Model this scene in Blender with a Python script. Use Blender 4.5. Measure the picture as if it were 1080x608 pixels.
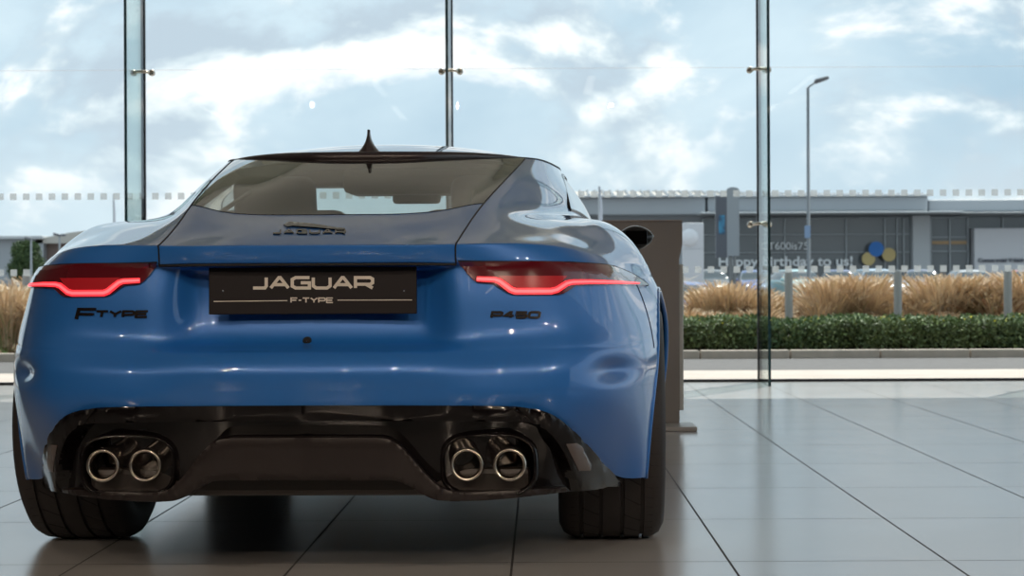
import bpy, bmesh, math, random
import numpy as np
from mathutils import Vector, Matrix
from mathutils.bvhtree import BVHTree
from mathutils import noise as mnoise

for o in list(bpy.data.objects):
    bpy.data.objects.remove(o)
random.seed(7)
SC = bpy.context.scene
COL = SC.collection
PI = math.pi

# ------------------------------------------------------------ camera
F, CX, CY, H, ROLL = 2060.0, 570.0, 300.0, 0.735, 0.0045
cam_d = bpy.data.cameras.new('camera'); cam = bpy.data.objects.new('camera', cam_d); COL.objects.link(cam)
cam_d.sensor_width = 36; cam_d.lens = 36 * F / 1080
cam_d.shift_x = -(CX - 540) / 1080; cam_d.shift_y = -(304 - CY) / 1080
cam_d.clip_start = 0.05; cam_d.clip_end = 900
cam.matrix_world = Matrix.Translation((0, 0, H)) @ Matrix.Rotation(PI / 2, 4, 'X') @ Matrix.Rotation(-ROLL, 4, 'Z')
cam_d.dof.use_dof = True; cam_d.dof.focus_distance = 5.0; cam_d.dof.aperture_fstop = 11.0
SC.camera = cam

# ------------------------------------------------------------ exposure, world, sun, room lights
SC.view_settings.view_transform = 'Standard'; SC.view_settings.look = 'None'
SC.view_settings.exposure = 0.0; SC.view_settings.gamma = 1.0
SC.view_settings.use_curve_mapping = False
SC.cycles.max_bounces = 10; SC.cycles.transparent_max_bounces = 24
SC.cycles.glossy_bounces = 5; SC.cycles.diffuse_bounces = 4
SC.cycles.caustics_reflective = False; SC.cycles.caustics_refractive = False

def nd(nt, t, **kw):
    n = nt.nodes.new(t)
    for k, v in kw.items():
        if k in n.inputs: n.inputs[k].default_value = v
        else: setattr(n, k, v)
    return n

world = bpy.data.worlds.new('sky'); SC.world = world; world.use_nodes = True
nt = world.node_tree; nt.nodes.clear(); L = nt.links.new
tc = nd(nt, 'ShaderNodeTexCoord')
mp = nd(nt, 'ShaderNodeMapping'); mp.inputs['Scale'].default_value = (1, 1, 1.55)
mp.inputs['Location'].default_value = (0.37, 0.1, 0.02)
L(tc.outputs['Generated'], mp.inputs['Vector'])
def wnoise(scale, detail, rough, off, dist=0.0):
    m = nd(nt, 'ShaderNodeMapping'); m.inputs['Location'].default_value = off
    L(mp.outputs[0], m.inputs[0])
    n = nd(nt, 'ShaderNodeTexNoise', Scale=scale, Detail=detail, Roughness=rough, Distortion=dist)
    L(m.outputs[0], n.inputs['Vector']); return n
n1 = wnoise(7.5, 9, 0.57, (0, 0, 0), 0.25)
n1b = wnoise(7.5, 4, 0.5, (0.012, 0, -0.022), 0.25)   # sampled a little higher: the lit rim of a cloud
n2 = wnoise(5.0, 5, 0.55, (3.1, 1.7, 0.4), 0.4)
cov = nd(nt, 'ShaderNodeMapRange', interpolation_type='SMOOTHSTEP'); cov.inputs[1].default_value = 0.45; cov.inputs[2].default_value = 0.57
L(n1.outputs[0], cov.inputs[0])
blue = nd(nt, 'ShaderNodeValToRGB')
blue.color_ramp.elements[0].position = 0.33; blue.color_ramp.elements[0].color = (0.38, 0.52, 0.63, 1)
blue.color_ramp.elements[1].position = 0.66; blue.color_ramp.elements[1].color = (0.62, 0.74, 0.81, 1)
L(n2.outputs[0], blue.inputs[0])
dif = nd(nt, 'ShaderNodeMath', operation='SUBTRACT'); L(n1.outputs[0], dif.inputs[0]); L(n1b.outputs[0], dif.inputs[1])
shr = nd(nt, 'ShaderNodeMapRange', interpolation_type='SMOOTHSTEP')
for i, v in ((1, -0.07), (2, 0.10), (3, 0.0), (4, 1.0)): shr.inputs[i].default_value = v
L(dif.outputs[0], shr.inputs[0])
cl = nd(nt, 'ShaderNodeValToRGB')
cl.color_ramp.elements[0].position = 0.1; cl.color_ramp.elements[0].color = (0.46, 0.55, 0.63, 1)
cl.color_ramp.elements[1].position = 0.9; cl.color_ramp.elements[1].color = (0.93, 0.94, 0.94, 1)
e = cl.color_ramp.elements.new(0.45); e.color = (0.62, 0.71, 0.76, 1)
L(shr.outputs[0], cl.inputs[0])
mx = nd(nt, 'ShaderNodeMix', data_type='RGBA')
L(cov.outputs[0], mx.inputs[0]); L(blue.outputs[0], mx.inputs[6]); L(cl.outputs[0], mx.inputs[7])
# haze towards the horizon
sx = nd(nt, 'ShaderNodeSeparateXYZ'); L(tc.outputs['Generated'], sx.inputs[0])
hz = nd(nt, 'ShaderNodeMapRange', interpolation_type='SMOOTHSTEP')
for i, v in ((1, 0.0), (2, 0.11), (3, 0.65), (4, 0.0)): hz.inputs[i].default_value = v
L(sx.outputs[2], hz.inputs[0])
mx2 = nd(nt, 'ShaderNodeMix', data_type='RGBA'); mx2.inputs[7].default_value = (0.60, 0.69, 0.74, 1)
L(hz.outputs[0], mx2.inputs[0]); L(mx.outputs[2], mx2.inputs[6])
bg = nd(nt, 'ShaderNodeBackground', Strength=1.29); L(mx2.outputs[2], bg.inputs[0])
ow = nd(nt, 'ShaderNodeOutputWorld'); L(bg.outputs[0], ow.inputs[0])

sun_d = bpy.data.lights.new('sun', 'SUN'); sun_d.energy = 4.6; sun_d.angle = 0.01; sun_d.color = (1, 0.95, 0.86)
sun = bpy.data.objects.new('sun', sun_d); COL.objects.link(sun)
SUN_EL = 0.965
sdir = Vector((0.45 * math.cos(SUN_EL), 0.893 * math.cos(SUN_EL), math.sin(SUN_EL)))
sun.rotation_euler = sdir.to_track_quat('Z', 'Y').to_euler()
CEIL = 3.95
ROOM_LIGHTS = [(-6.0, -7.0), (-2.6, -7.0), (0.8, -7.0), (4.2, -7.0), (-6.0, -2.2), (-2.6, -2.2), (0.8, -2.2), (4.2, -2.2)]

# ------------------------------------------------------------ material helper
def mat(name, base, rough=0.5, metal=0.0, coat=0.0, spec=0.5, emit=None, estr=0.0, noise=None, bump=None, croughness=0.02):
    m = bpy.data.materials.new(name); m.use_nodes = True
    n = m.node_tree; p = n.nodes['Principled BSDF']
    p.inputs['Base Color'].default_value = (*base, 1); p.inputs['Roughness'].default_value = rough
    p.inputs['Metallic'].default_value = metal; p.inputs['Coat Weight'].default_value = coat
    p.inputs['Coat Roughness'].default_value = croughness
    p.inputs['Specular IOR Level'].default_value = spec
    if emit: p.inputs['Emission Color'].default_value = (*emit, 1); p.inputs['Emission Strength'].default_value = estr
    if noise:    # (scale, second colour, lo, hi)
        t = nd(n, 'ShaderNodeTexCoord'); x = nd(n, 'ShaderNodeTexNoise', Scale=noise[0], Detail=6, Roughness=0.6)
        n.links.new(t.outputs['Object'], x.inputs['Vector'])
        r = nd(n, 'ShaderNodeMapRange'); r.inputs[1].default_value = noise[2]; r.inputs[2].default_value = noise[3]
        n.links.new(x.outputs[0], r.inputs[0])
        k = nd(n, 'ShaderNodeMix', data_type='RGBA'); k.inputs[6].default_value = (*base, 1); k.inputs[7].default_value = (*noise[1], 1)
        n.links.new(r.outputs[0], k.inputs[0]); n.links.new(k.outputs[2], p.inputs['Base Color'])
    if bump:     # (scale, distance)
        t = nd(n, 'ShaderNodeTexCoord'); x = nd(n, 'ShaderNodeTexNoise', Scale=bump[0], Detail=4)
        n.links.new(t.outputs['Object'], x.inputs['Vector'])
        b = nd(n, 'ShaderNodeBump', Distance=bump[1]); b.inputs['Strength'].default_value = 1
        n.links.new(x.outputs[0], b.inputs['Height']); n.links.new(b.outputs[0], p.inputs['Normal'])
    return m

def glass_mat(name, tint, ior=1.5, boost=1.0, rough=0.0):
    m = bpy.data.materials.new(name); m.use_nodes = True; n = m.node_tree; n.nodes.clear()
    o = nd(n, 'ShaderNodeOutputMaterial'); mixn = nd(n, 'ShaderNodeMixShader')
    t = nd(n, 'ShaderNodeBsdfTransparent', Color=(*tint, 1)); g = nd(n, 'ShaderNodeBsdfGlossy', Roughness=rough)
    f = nd(n, 'ShaderNodeFresnel', IOR=ior)
    geo = nd(n, 'ShaderNodeNewGeometry')
    io = nd(n, 'ShaderNodeMix', data_type='FLOAT'); io.inputs[2].default_value = ior; io.inputs[3].default_value = 1 / ior   # a sheet reflects alike from both faces
    n.links.new(geo.outputs['Backfacing'], io.inputs[0]); n.links.new(io.outputs[0], f.inputs['IOR'])
    k = nd(n, 'ShaderNodeMath', operation='MULTIPLY', use_clamp=True); k.inputs[1].default_value = boost
    n.links.new(f.outputs[0], k.inputs[0]); n.links.new(k.outputs[0], mixn.inputs[0])
    n.links.new(t.outputs[0], mixn.inputs[1]); n.links.new(g.outputs[0], mixn.inputs[2]); n.links.new(mixn.outputs[0], o.inputs[0])
    return m

M = {}
M['paint'] = mat('blue_metallic_paint', (0.018, 0.155, 0.52), 0.40, 0.2, 1.0)
M['gloss_black'] = mat('gloss_black', (0.005, 0.004, 0.0045), 0.1, 0, 0.0, spec=0.38)
M['satin_black'] = mat('satin_black', (0.014, 0.010, 0.010), 0.38, spec=0.4)
M['matte_black'] = mat('matte_black', (0.006, 0.006, 0.006), 0.8)
M['seam'] = mat('seam_black', (0.004, 0.004, 0.006), 0.7)
M['spoiler'] = mat('spoiler_black', (0.03, 0.022, 0.025), 0.3, 0, 0.3)
M['rubber'] = mat('tyre_rubber', (0.024, 0.020, 0.020), 0.62)
M['chrome'] = mat('chrome', (0.78, 0.76, 0.72), 0.10, 1.0)
M['pipe'] = mat('brushed_pipe', (0.62, 0.56, 0.50), 0.2, 1.0)
M['dark_chrome'] = mat('dark_chrome', (0.045, 0.04, 0.042), 0.15, 1.0)
M['badge'] = mat('badge_black', (0.008, 0.006, 0.007), 0.25)
M['lens'] = mat('dark_red_lens', (0.10, 0.006, 0.012), 0.12, 0, 1.0)
M['lens_red'] = mat('red_reflector', (0.36, 0.012, 0.02), 0.2, 0, 1.0, emit=(1, 0.02, 0.03), estr=0.06)
M['led'] = mat('red_led', (0.9, 0.05, 0.06), 0.3, emit=(1.0, 0.03, 0.05), estr=1.0)
M['led_core'] = mat('led_core', (0.9, 0.2, 0.2), 0.3, emit=(1.0, 0.12, 0.15), estr=1.2)
M['plate'] = mat('plate_black', (0.010, 0.008, 0.010), 0.5, spec=0.25)
M['plate_text'] = mat('plate_text', (0.62, 0.58, 0.52), 0.4)
M['reflector'] = mat('bumper_reflector', (0.10, 0.08, 0.075), 0.15, 0, 0.4)
M['side_mirror'] = mat('mirror_glass', (0.05, 0.05, 0.055), 0.05, 1.0)
M['rim'] = mat('rim_dark', (0.30, 0.30, 0.32), 0.2, 1.0)
M['car_glass'] = glass_mat('car_glass', (0.86, 0.95, 0.92), 1.5, 1.25)
M['screen_glass'] = glass_mat('screen_glass', (0.95, 0.985, 0.97), 1.5, 0.6)
M['side_glass'] = glass_mat('side_glass', (0.42, 0.46, 0.48), 1.5, 1.6)
M['leather'] = mat('cabin_leather', (0.012, 0.011, 0.011), 0.5)
M['window_glass'] = glass_mat('window_glass', (0.975, 0.99, 0.99), 1.45, 0.3)
M['fin_glass'] = glass_mat('fin_glass', (0.86, 0.93, 0.91), 1.45, 0.8)
M['fin_edge'] = mat('fin_edge', (0.02, 0.06, 0.07), 0.2, 0, 0.4)
M['silicone'] = mat('silicone', (0.012, 0.013, 0.02), 0.5)
M['steel'] = mat('stainless', (0.55, 0.50, 0.44), 0.25, 1.0)
M['frost'] = mat('frosted_vinyl', (0.80, 0.84, 0.85), 0.6)

# ------------------------------------------------------------ mesh helpers
def link(name, me, m=None, parent=None, smooth=False):
    o = bpy.data.objects.new(name, me); COL.objects.link(o)
    if m is not None:
        for q in (m if isinstance(m, (list, tuple)) else [m]): me.materials.append(q)
    if smooth:
        me.polygons.foreach_set('use_smooth', [True] * len(me.polygons))
    if parent: o.parent = parent
    return o
def obj(name, bm, m=None, parent=None, smooth=False, recalc=True):
    if recalc: bmesh.ops.recalc_face_normals(bm, faces=bm.faces)
    me = bpy.data.meshes.new(name); bm.to_mesh(me); bm.free()
    return link(name, me, m, parent, smooth)
def raw(name, verts, faces, m=None, parent=None, smooth=False):
    me = bpy.data.meshes.new(name); me.from_pydata([tuple(v) for v in verts], [], [tuple(f) for f in faces]); me.update()
    return link(name, me, m, parent, smooth)
def thing(name, label, cat, loc=(0, 0, 0), rotz=0, group=None):
    o = bpy.data.objects.new(name, None); COL.objects.link(o); o.empty_display_size = 0.1
    o.location = loc; o.rotation_euler = (0, 0, rotz); o['label'] = label; o['category'] = cat
    if group: o['group'] = group
    return o
def tag(o, label, cat, group=None, kind=None):
    o['label'] = label; o['category'] = cat
    if group: o['group'] = group
    if kind: o['kind'] = kind
    return o
def struct(o, label=None):
    o['kind'] = 'structure'
    if label: o['label'] = label
    return o
def box(bm, c, s, bev=0.0, rot=None, seg=2, mi=0):
    r = bmesh.ops.create_cube(bm, size=1.0); vs = r['verts']
    bmesh.ops.scale(bm, vec=s, verts=vs)
    if bev > 0:
        es = list({e for v in vs for e in v.link_edges})
        g = bmesh.ops.bevel(bm, geom=es, offset=bev, segments=seg, affect='EDGES', profile=0.5)
        vs = list({v for f in g['faces'] for v in f.verts} | {v for v in vs if v.is_valid})
    if rot is not None: bmesh.ops.rotate(bm, verts=vs, matrix=rot, cent=(0, 0, 0))
    bmesh.ops.translate(bm, vec=c, verts=vs)
    if mi:
        for f in {f for v in vs for f in v.link_faces}: f.material_index = mi
    return vs
def lathe(bm, prof, n=48, axis='X', cap=False):
    """prof: list of (radius, along). revolve about the axis"""
    rings = []
    for r, a in prof:
        ring = []
        for k in range(n):
            t = 2 * PI * k / n; u, v = r * math.cos(t), r * math.sin(t)
            p = {'X': (a, u, v), 'Y': (u, a, v), 'Z': (u, v, a)}[axis]
            ring.append(bm.verts.new(p))
        rings.append(ring)
    for a, b in zip(rings, rings[1:]):
        for k in range(n):
            bm.faces.new((a[k], a[(k + 1) % n], b[(k + 1) % n], b[k]))
    if cap:
        bm.faces.new(rings[0]); bm.faces.new(rings[-1])
    return rings
def tube(bm, pts, r, n=8, cap=True):
    pts = [Vector(p) for p in pts]; rings = []; up = Vector((0, 0, 1)); prev = None
    for i, p in enumerate(pts):
        d = (pts[min(i + 1, len(pts) - 1)] - pts[max(i - 1, 0)])
        if d.length < 1e-9: continue
        d.normalize()
        if prev is None:
            a = d.cross(up)
            if a.length < 1e-3: a = d.cross(Vector((1, 0, 0)))
        else:
            a = prev - d * prev.dot(d)
        a.normalize(); prev = a; b = d.cross(a)
        rr = r[i] if isinstance(r, (list, tuple)) else r
        rings.append([bm.verts.new(p + (a * math.cos(2 * PI * k / n) + b * math.sin(2 * PI * k / n)) * rr) for k in range(n)])
    for s, t in zip(rings, rings[1:]):
        for k in range(n): bm.faces.new((s[k], s[(k + 1) % n], t[(k + 1) % n], t[k]))
    if cap: bm.faces.new(rings[0]); bm.faces.new(rings[-1])

def pix(px, py, Y):
    """point of the world plane at depth Y seen at that place of the photograph"""
    u, v = px - CX, CY - py
    a = u + ROLL * v; b = v - ROLL * u
    return Vector((a * Y / F, Y, H + b * Y / F))

# ------------------------------------------------------------ the room
def room():
    m = mat('floor_tiles', (0.40, 0.40, 0.40), 0.22)
    n = m.node_tree; p = n.nodes['Principled BSDF']
    t = nd(n, 'ShaderNodeTexCoord'); mpn = nd(n, 'ShaderNodeMapping')
    tw, th = 0.573, 0.927
    # joints: one runs through x = 1.63 (under the right glass fin)
    mpn.inputs['Location'].default_value = (-(0.495 % tw) , -(6.085 % th), 0)
    n.links.new(t.outputs['Object'], mpn.inputs[0])
    br = nd(n, 'ShaderNodeTexBrick', offset=0.0, squash=1.0)
    br.inputs['Scale'].default_value = 1.0; br.inputs['Mortar Size'].default_value = 0.0034; br.inputs['Mortar Smooth'].default_value = 0.1
    br.inputs['Brick Width'].default_value = tw; br.inputs['Row Height'].default_value = th
    br.inputs['Color1'].default_value = (0.475, 0.472, 0.47, 1); br.inputs['Color2'].default_value = (0.495, 0.492, 0.49, 1)
    br.inputs['Mortar'].default_value = (0.03, 0.028, 0.03, 1)
    n.links.new(mpn.outputs[0], br.inputs['Vector']); n.links.new(br.outputs[0], p.inputs['Base Color'])
    ns = nd(n, 'ShaderNodeTexNoise', Scale=2.2, Detail=6); n.links.new(t.outputs['Object'], ns.inputs[0])
    mr = nd(n, 'ShaderNodeMapRange'); mr.inputs[3].default_value = 0.15; mr.inputs[4].default_value = 0.22
    n.links.new(ns.outputs[0], mr.inputs[0])
    rm = nd(n, 'ShaderNodeMix', data_type='FLOAT'); n.links.new(br.outputs['Fac'], rm.inputs[0])
    n.links.new(mr.outputs[0], rm.inputs[2]); rm.inputs[3].default_value = 0.8
    n.links.new(rm.outputs[0], p.inputs['Roughness'])
    p.inputs['Specular IOR Level'].default_value = 1.0
    bm = bmesh.new(); box(bm, (1, 2.28, -0.05), (20, 24.6, 0.1)); struct(obj('floor', bm, m))
    cm = mat('ceiling_paint', (0.80, 0.74, 0.66), 0.9)
    bm = bmesh.new(); box(bm, (1, 2.28, CEIL + 0.1), (20.6, 25.2, 0.2)); struct(obj('ceiling', bm, cm))
    cr = mat('cream_beam', (0.90, 0.86, 0.72), 0.7)
    bm = bmesh.new(); box(bm, (1, 14.42, CEIL - 0.26), (20, 0.20, 0.52), 0.01); struct(obj('trim_1', bm, cr))
    wm = mat('back_wall_paint', (0.23, 0.19, 0.16), 0.85, noise=(0.7, (0.20, 0.165, 0.14), 0.4, 0.6))
    bm = bmesh.new(); box(bm, (1, -10.1, CEIL / 2), (20, 0.2, CEIL)); struct(obj('wall_back', bm, wm))
    bm = bmesh.new(); box(bm, (-9.1, 2.2, CEIL / 2), (0.2, 24.8, CEIL)); struct(obj('wall_left', bm, wm))
    bm = bmesh.new(); box(bm, (-8.35, 14.5, CEIL / 2), (1.3, 0.2, CEIL)); struct(obj('wall_front', bm, wm))
    bm = bmesh.new(); box(bm, (11.1, -5.0, CEIL / 2), (0.2, 10, CEIL)); struct(obj('wall_right', bm, wm))
    # side glazing towards the front of the showroom
    for i, (x, y0, y1) in enumerate(((11.1, 0.0, 14.5),)):
        bm = bmesh.new(); box(bm, (x, (y0 + y1) / 2, CEIL / 2), (0.02, y1 - y0, CEIL))
        w = struct(obj('window_%d' % (i + 6), bm, M['window_glass']))
        bm = bmesh.new(); k = y0
        while k < y1 + 0.01: box(bm, (x, k, CEIL / 2), (0.06, 0.05, CEIL)); k += 8.5 / 4
        obj('frame', bm, M['silicone'], w)
    # ceiling lights behind the camera: long glowing panels
    em = mat('light_panel', (0.9, 0.85, 0.78), 0.5, emit=(1, 0.86, 0.70), estr=5.0)
    fr = mat('light_frame', (0.6, 0.6, 0.6), 0.4)
    src = None
    for i, (x, y) in enumerate(ROOM_LIGHTS):
        t_ = thing('ceiling_light', 'long recessed ceiling light panel of the showroom', 'ceiling light', (x, y, CEIL), 0, 'ceiling light panels')
        if src is None:
            bm = bmesh.new(); box(bm, (0, 0, -0.02), (0.12, 3.0, 0.03), 0.004); a = obj('diffuser', bm, em, t_)
            bm = bmesh.new()
            for s in (-1, 1):
                box(bm, (s * 0.08, 0, -0.02), (0.03, 3.08, 0.04), 0.004); box(bm, (0, s * 1.53, -0.02), (0.19, 0.03, 0.04), 0.004)
            b = obj('frame', bm, fr, t_); src = (a, b)
        else:
            for q in src:
                c = q.copy(); COL.objects.link(c); c.parent = t_
    # small track spotlights that light the cars on show
    housing = mat('spot_housing', (0.03, 0.03, 0.03), 0.4); sp = None
    for i, (x, y) in enumerate([(-5.2, 0.2), (-2.6, -0.6), (-0.2, -0.6), (2.4, -0.4), (5.0, 0.4), (-3.8, -3.5), (-1.4, -3.8), (1.2, -3.8), (3.8, -3.5), (6.0, -2.0)]):
        t_ = thing('track_spotlight', 'small round black spotlight under the showroom ceiling', 'spotlight', (x, y, CEIL), 0, 'spotlights under the ceiling')
        if sp is None:
            bm = bmesh.new(); lathe(bm, [(.001, -.02), (.05, -.02), (.055, -.04), (.055, -.17), (.048, -.17), (.046, -.06), (.001, -.06)], 24, 'Z'); a = obj('lamp_can', bm, housing, t_, True)
            bm = bmesh.new(); box(bm, (0, 0, -.01), (.16, .05, .02), .004); b = obj('ceiling_mount', bm, housing, t_); sp = (a, b)
            ld = bpy.data.lights.new('spot_lamp', 'SPOT'); ld.energy = SPOT_W; ld.color = (1, .80, .62); ld.shadow_soft_size = .04; ld.spot_size = math.radians(34); ld.spot_blend = .8
        else:
            for q in sp: c = q.copy(); COL.objects.link(c); c.parent = t_
        lo = bpy.data.objects.new('spot_lamp', ld); COL.objects.link(lo); lo.parent = t_; lo.location = (0, 0, -.20)
        lo.rotation_euler = (Vector((x, y, CEIL - .2)) - Vector((x * .35 - .4, 5.2 if y < 3 else 8.0, .5))).to_track_quat('Z', 'Y').to_euler()
SPOT_W = 165.0
room()

# ------------------------------------------------------------ the glazed front
GY = 14.56
FINX = [-2.95 + 2.29 * k for k in range(-2, 6)]
def glazing():
    zj = 2.345
    n = 0
    for i in range(len(FINX) - 1):
        x0, x1 = FINX[i] + 0.017, FINX[i + 1] - 0.017
        n += 1
        bm = bmesh.new()
        box(bm, ((x0 + x1) / 2, GY, (0.02 + zj - 0.006) / 2), (x1 - x0, 0.016, zj - 0.026))
        box(bm, ((x0 + x1) / 2, GY, (zj + 0.006 + CEIL) / 2), (x1 - x0, 0.016, CEIL - zj - 0.006))
        w = struct(obj('window_%d' % (n if n < 6 else n + 4), bm, M['window_glass']))
        bm = bmesh.new()
        box(bm, ((x0 + x1) / 2, GY, zj), (x1 - x0, 0.012, 0.002))
        obj('glazing_joint', bm, M['frost_joint'], w)
        bm = bmesh.new(); pitch = 0.0962
        k0 = math.ceil((x0 + 0.03 - 0.02) / pitch); k1 = int((x1 - 0.03 - 0.02) / pitch)
        for k in range(k0, k1 + 1):
            for z in (0.838, 1.404):
                box(bm, (k * pitch + 0.02, GY - 0.0095, z), (0.049, 0.002, 0.049))
        s_ = obj('marker_squares', bm, FROST, w)
    bm = bmesh.new(); box(bm, (FINX[0] + 8, GY, 0.008), (16.2, 0.05, 0.024)); struct(obj('trim_2', bm, M['silicone']))
    # fins
    src = None
    names = {-2.95: 'tall clear glass fin with steel clamp, standing left of the blue car roof',
             -0.66: 'tall glass fin rising directly behind the car roof beside the aerial',
             1.63: 'tall green-edged glass fin right of the car, with two steel clamps in view'}
    for i, x in enumerate(FINX):
        lab = names.get(round(x, 2), 'vertical glass fin of the showroom front outside the picture')
        t = thing('glass_fin', lab, 'glass fin', (x, GY - 0.01, 0), 0, 'glass fins of the showroom front')
        if src is None:
            bm = bmesh.new(); box(bm, (0, -0.325, CEIL / 2), (0.019, 0.61, CEIL)); a = obj('glass_blade', bm, M['fin_glass'], t)
            bm = bmesh.new(); box(bm, (0, -0.6335, CEIL / 2), (0.020, 0.006, CEIL)); b = obj('polished_edge', bm, M['fin_edge'], t)
            bm = bmesh.new(); box(bm, (0, -0.0075, CEIL / 2), (0.032, 0.025, CEIL)); c = obj('silicone_joint', bm, M['silicone'], t)
            fit = []
            for z in (1.172, 2.32, 3.45):
                bm = bmesh.new()
                tube(bm, [(-0.062, -0.05, 0), (-0.03, -0.075, 0.004), (0, -0.08, 0.005), (0.03, -0.075, 0.004), (0.062, -0.05, 0)], [0.012, 0.011, 0.014, 0.011, 0.012], 10)
                for s in (-1, 1):
                    lathe(bm, [(0.001, -0.055), (0.018, -0.055), (0.024, -0.045), (0.024, -0.02), (0.018, -0.005), (0.001, -0.004)], 20, 'Y')
                    bmesh.ops.translate(bm, vec=(s * 0.068, 0, 0), verts=bm.verts[-120:])
                f_ = obj('steel_clamp', bm, M['steel'], t, True); f_.location.z = z; fit.append(f_)
            src = [a, b, c] + fit
        else:
            for q in src:
                c = q.copy(); COL.objects.link(c); c.parent = t
FROST = bpy.data.materials.new('frosted_squares'); FROST.use_nodes = True
_n = FROST.node_tree; _n.nodes.clear()
_o = nd(_n, 'ShaderNodeOutputMaterial'); _m = nd(_n, 'ShaderNodeMixShader'); _m.inputs[0].default_value = 0.55
_t = nd(_n, 'ShaderNodeBsdfTransparent'); _d = nd(_n, 'ShaderNodeBsdfTranslucent', Color=(0.55, 0.58, 0.60, 1)); _e = nd(_n, 'ShaderNodeBsdfDiffuse', Color=(0.6, 0.63, 0.65, 1))
_a = nd(_n, 'ShaderNodeMixShader'); _a.inputs[0].default_value = 0.3
_n.links.new(_d.outputs[0], _a.inputs[1]); _n.links.new(_e.outputs[0], _a.inputs[2])
_n.links.new(_t.outputs[0], _m.inputs[1]); _n.links.new(_a.outputs[0], _m.inputs[2]); _n.links.new(_m.outputs[0], _o.inputs[0])
M['frost_joint'] = FROST
glazing()

# ------------------------------------------------------------ THE CAR : body surface
CAR_YAW = math.radians(1.5)
CAR_X, CAR_Y = -0.577, 4.89        # the number plate plane is car y = 0
def zp(py, y): return H + (CY - py) * (CAR_Y + y) / F
def xp(px, y): return (px - CX) * (CAR_Y + y) / F - CAR_X
# rows: 0 bottom 1 crease 2 bulge 3 shelf 4 recess 5 lamp foot 6 lamp head 7 lip foot 8 lip edge 9 shoulder 10 crest 11 waist/glass base 12 mid 13 rail
def ctr(x, dy, rec):
    return [(x, -.122 + dy, zp(428, -.09)), (x, -.128 + dy, zp(411.5, -.13)), (x, -.134 + dy, zp(392, -.12)), (x, -.10 + dy, zp(370, -.09)),
            (x, -.03 + rec * .6 + dy, zp(360, -.02)), (x, -.015 + rec + dy, zp(312, 0)), (x, -.02 + rec + dy, zp(282, 0)), (x, -.075 + dy * .6, zp(276.5, -.07)),
            (x, -.088 + dy * .6, zp(258, -.08)), (x, .06 + dy * .5, zp(244.8, .06)), (x, .20 + dy * .5, zp(234.6, .2)), (x, .32, zp(227, .32)), (x, .75, 1.033), (x, 1.22, 1.136)]
COLS = []
COLS.append(ctr(0, 0, .04))
COLS.append(ctr(.15, .003, .04))
c = ctr(.275, .012, .04); c[11] = (.28, .39, .929); c[12] = (.30, .83, 1.028); c[13] = (.33, 1.40, 1.149); c[9] = (.275, .09, .861); c[10] = (.275, .25, .899); COLS.append(c)
COLS.append([(.40, -.097, .434), (.40, -.105, .476), (.40, -.103, .52), (.395, -.07, .57), (.385, -.045, .605), (.375, -.04, .70), (.368, -.03, .782), (.367, -.045, .789),
             (.367, -.055, .834), (.377, .13, .872), (.390, .32, .914), (.407, .51, .957), (.452, 1.05, 1.058), (.493, 1.62, 1.155)])
COLS.append([(.52, -.064, .434), (.525, -.075, .474), (.525, -.073, .52), (.52, -.042, .575), (.515, -.02, .62), (.51, -.015, .70), (.505, -.005, .783), (.503, -.01, .792),
             (.50, .0, .838), (.493, .20, .868), (.486, .42, .905), (.478, .70, .950), (.505, 1.22, 1.062), (.535, 1.78, 1.158)])
COLS.append([(.637, -.005, .394), (.652, -.02, .470), (.655, -.018, .52), (.655, .005, .575), (.65, .03, .625), (.643, .045, .70), (.635, .055, .780), (.630, .055, .790),
             (.622, .08, .832), (.605, .30, .868), (.585, .55, .907), (.552, .90, .948), (.562, 1.42, 1.056), (.560, 1.95, 1.158)])
COLS.append([(.768, .36, .212), (.768, .12, .462), (.775, .125, .52), (.768, .14, .575), (.760, .155, .63), (.752, .17, .70), (.742, .18, .765), (.736, .185, .775),
             (.722, .24, .810), (.702, .42, .856), (.672, .62, .905), (.605, 1.12, .948), (.595, 1.60, 1.052), (.575, 2.1, 1.158)])
COLS.append([(.853, .455, .207), (.872, .43, .46), (.876, .44, .53), (.870, .45, .59), (.858, .455, .645), (.840, .46, .70), (.822, .465, .742), (.817, .47, .755),
             (.803, .50, .792), (.768, .60, .862), (.720, .75, .915), (.642, 1.28, .950), (.620, 1.78, 1.052), (.585, 2.25, 1.160)])
COLS.append([(.890, .82, .20), (.922, .82, .46), (.930, .82, .53), (.931, .82, .59), (.925, .82, .645), (.912, .82, .695), (.893, .82, .738), (.884, .82, .755),
             (.868, .83, .795), (.812, .90, .876), (.748, 1.0, .922), (.672, 1.45, .948), (.638, 1.93, 1.050), (.588, 2.38, 1.163)])
COLS.append([(.885, 1.2, .18), (.925, 1.2, .40), (.936, 1.2, .50), (.938, 1.2, .58), (.930, 1.2, .64), (.915, 1.2, .69), (.897, 1.2, .735), (.888, 1.2, .755),
             (.866, 1.22, .795), (.822, 1.28, .866), (.768, 1.35, .908), (.700, 1.62, .935), (.652, 2.06, 1.045), (.588, 2.5, 1.165)])
COLS.append([(.86, 1.7, .16), (.905, 1.7, .30), (.905, 1.7, .44), (.90, 1.7, .55), (.895, 1.7, .62), (.89, 1.7, .67), (.885, 1.7, .71), (.88, 1.7, .735),
             (.868, 1.7, .77), (.838, 1.72, .83), (.795, 1.76, .87), (.735, 1.9, .905), (.672, 2.24, 1.035), (.582, 2.6, 1.165)])
COLS.append([(.86, 2.3, .16), (.90, 2.3, .28), (.895, 2.3, .40), (.885, 2.3, .52), (.885, 2.3, .60), (.885, 2.3, .65), (.882, 2.3, .69), (.88, 2.3, .715),
             (.872, 2.3, .75), (.845, 2.32, .81), (.805, 2.35, .85), (.755, 2.45, .885), (.685, 2.6, 1.02), (.572, 2.7, 1.162)])
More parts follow.
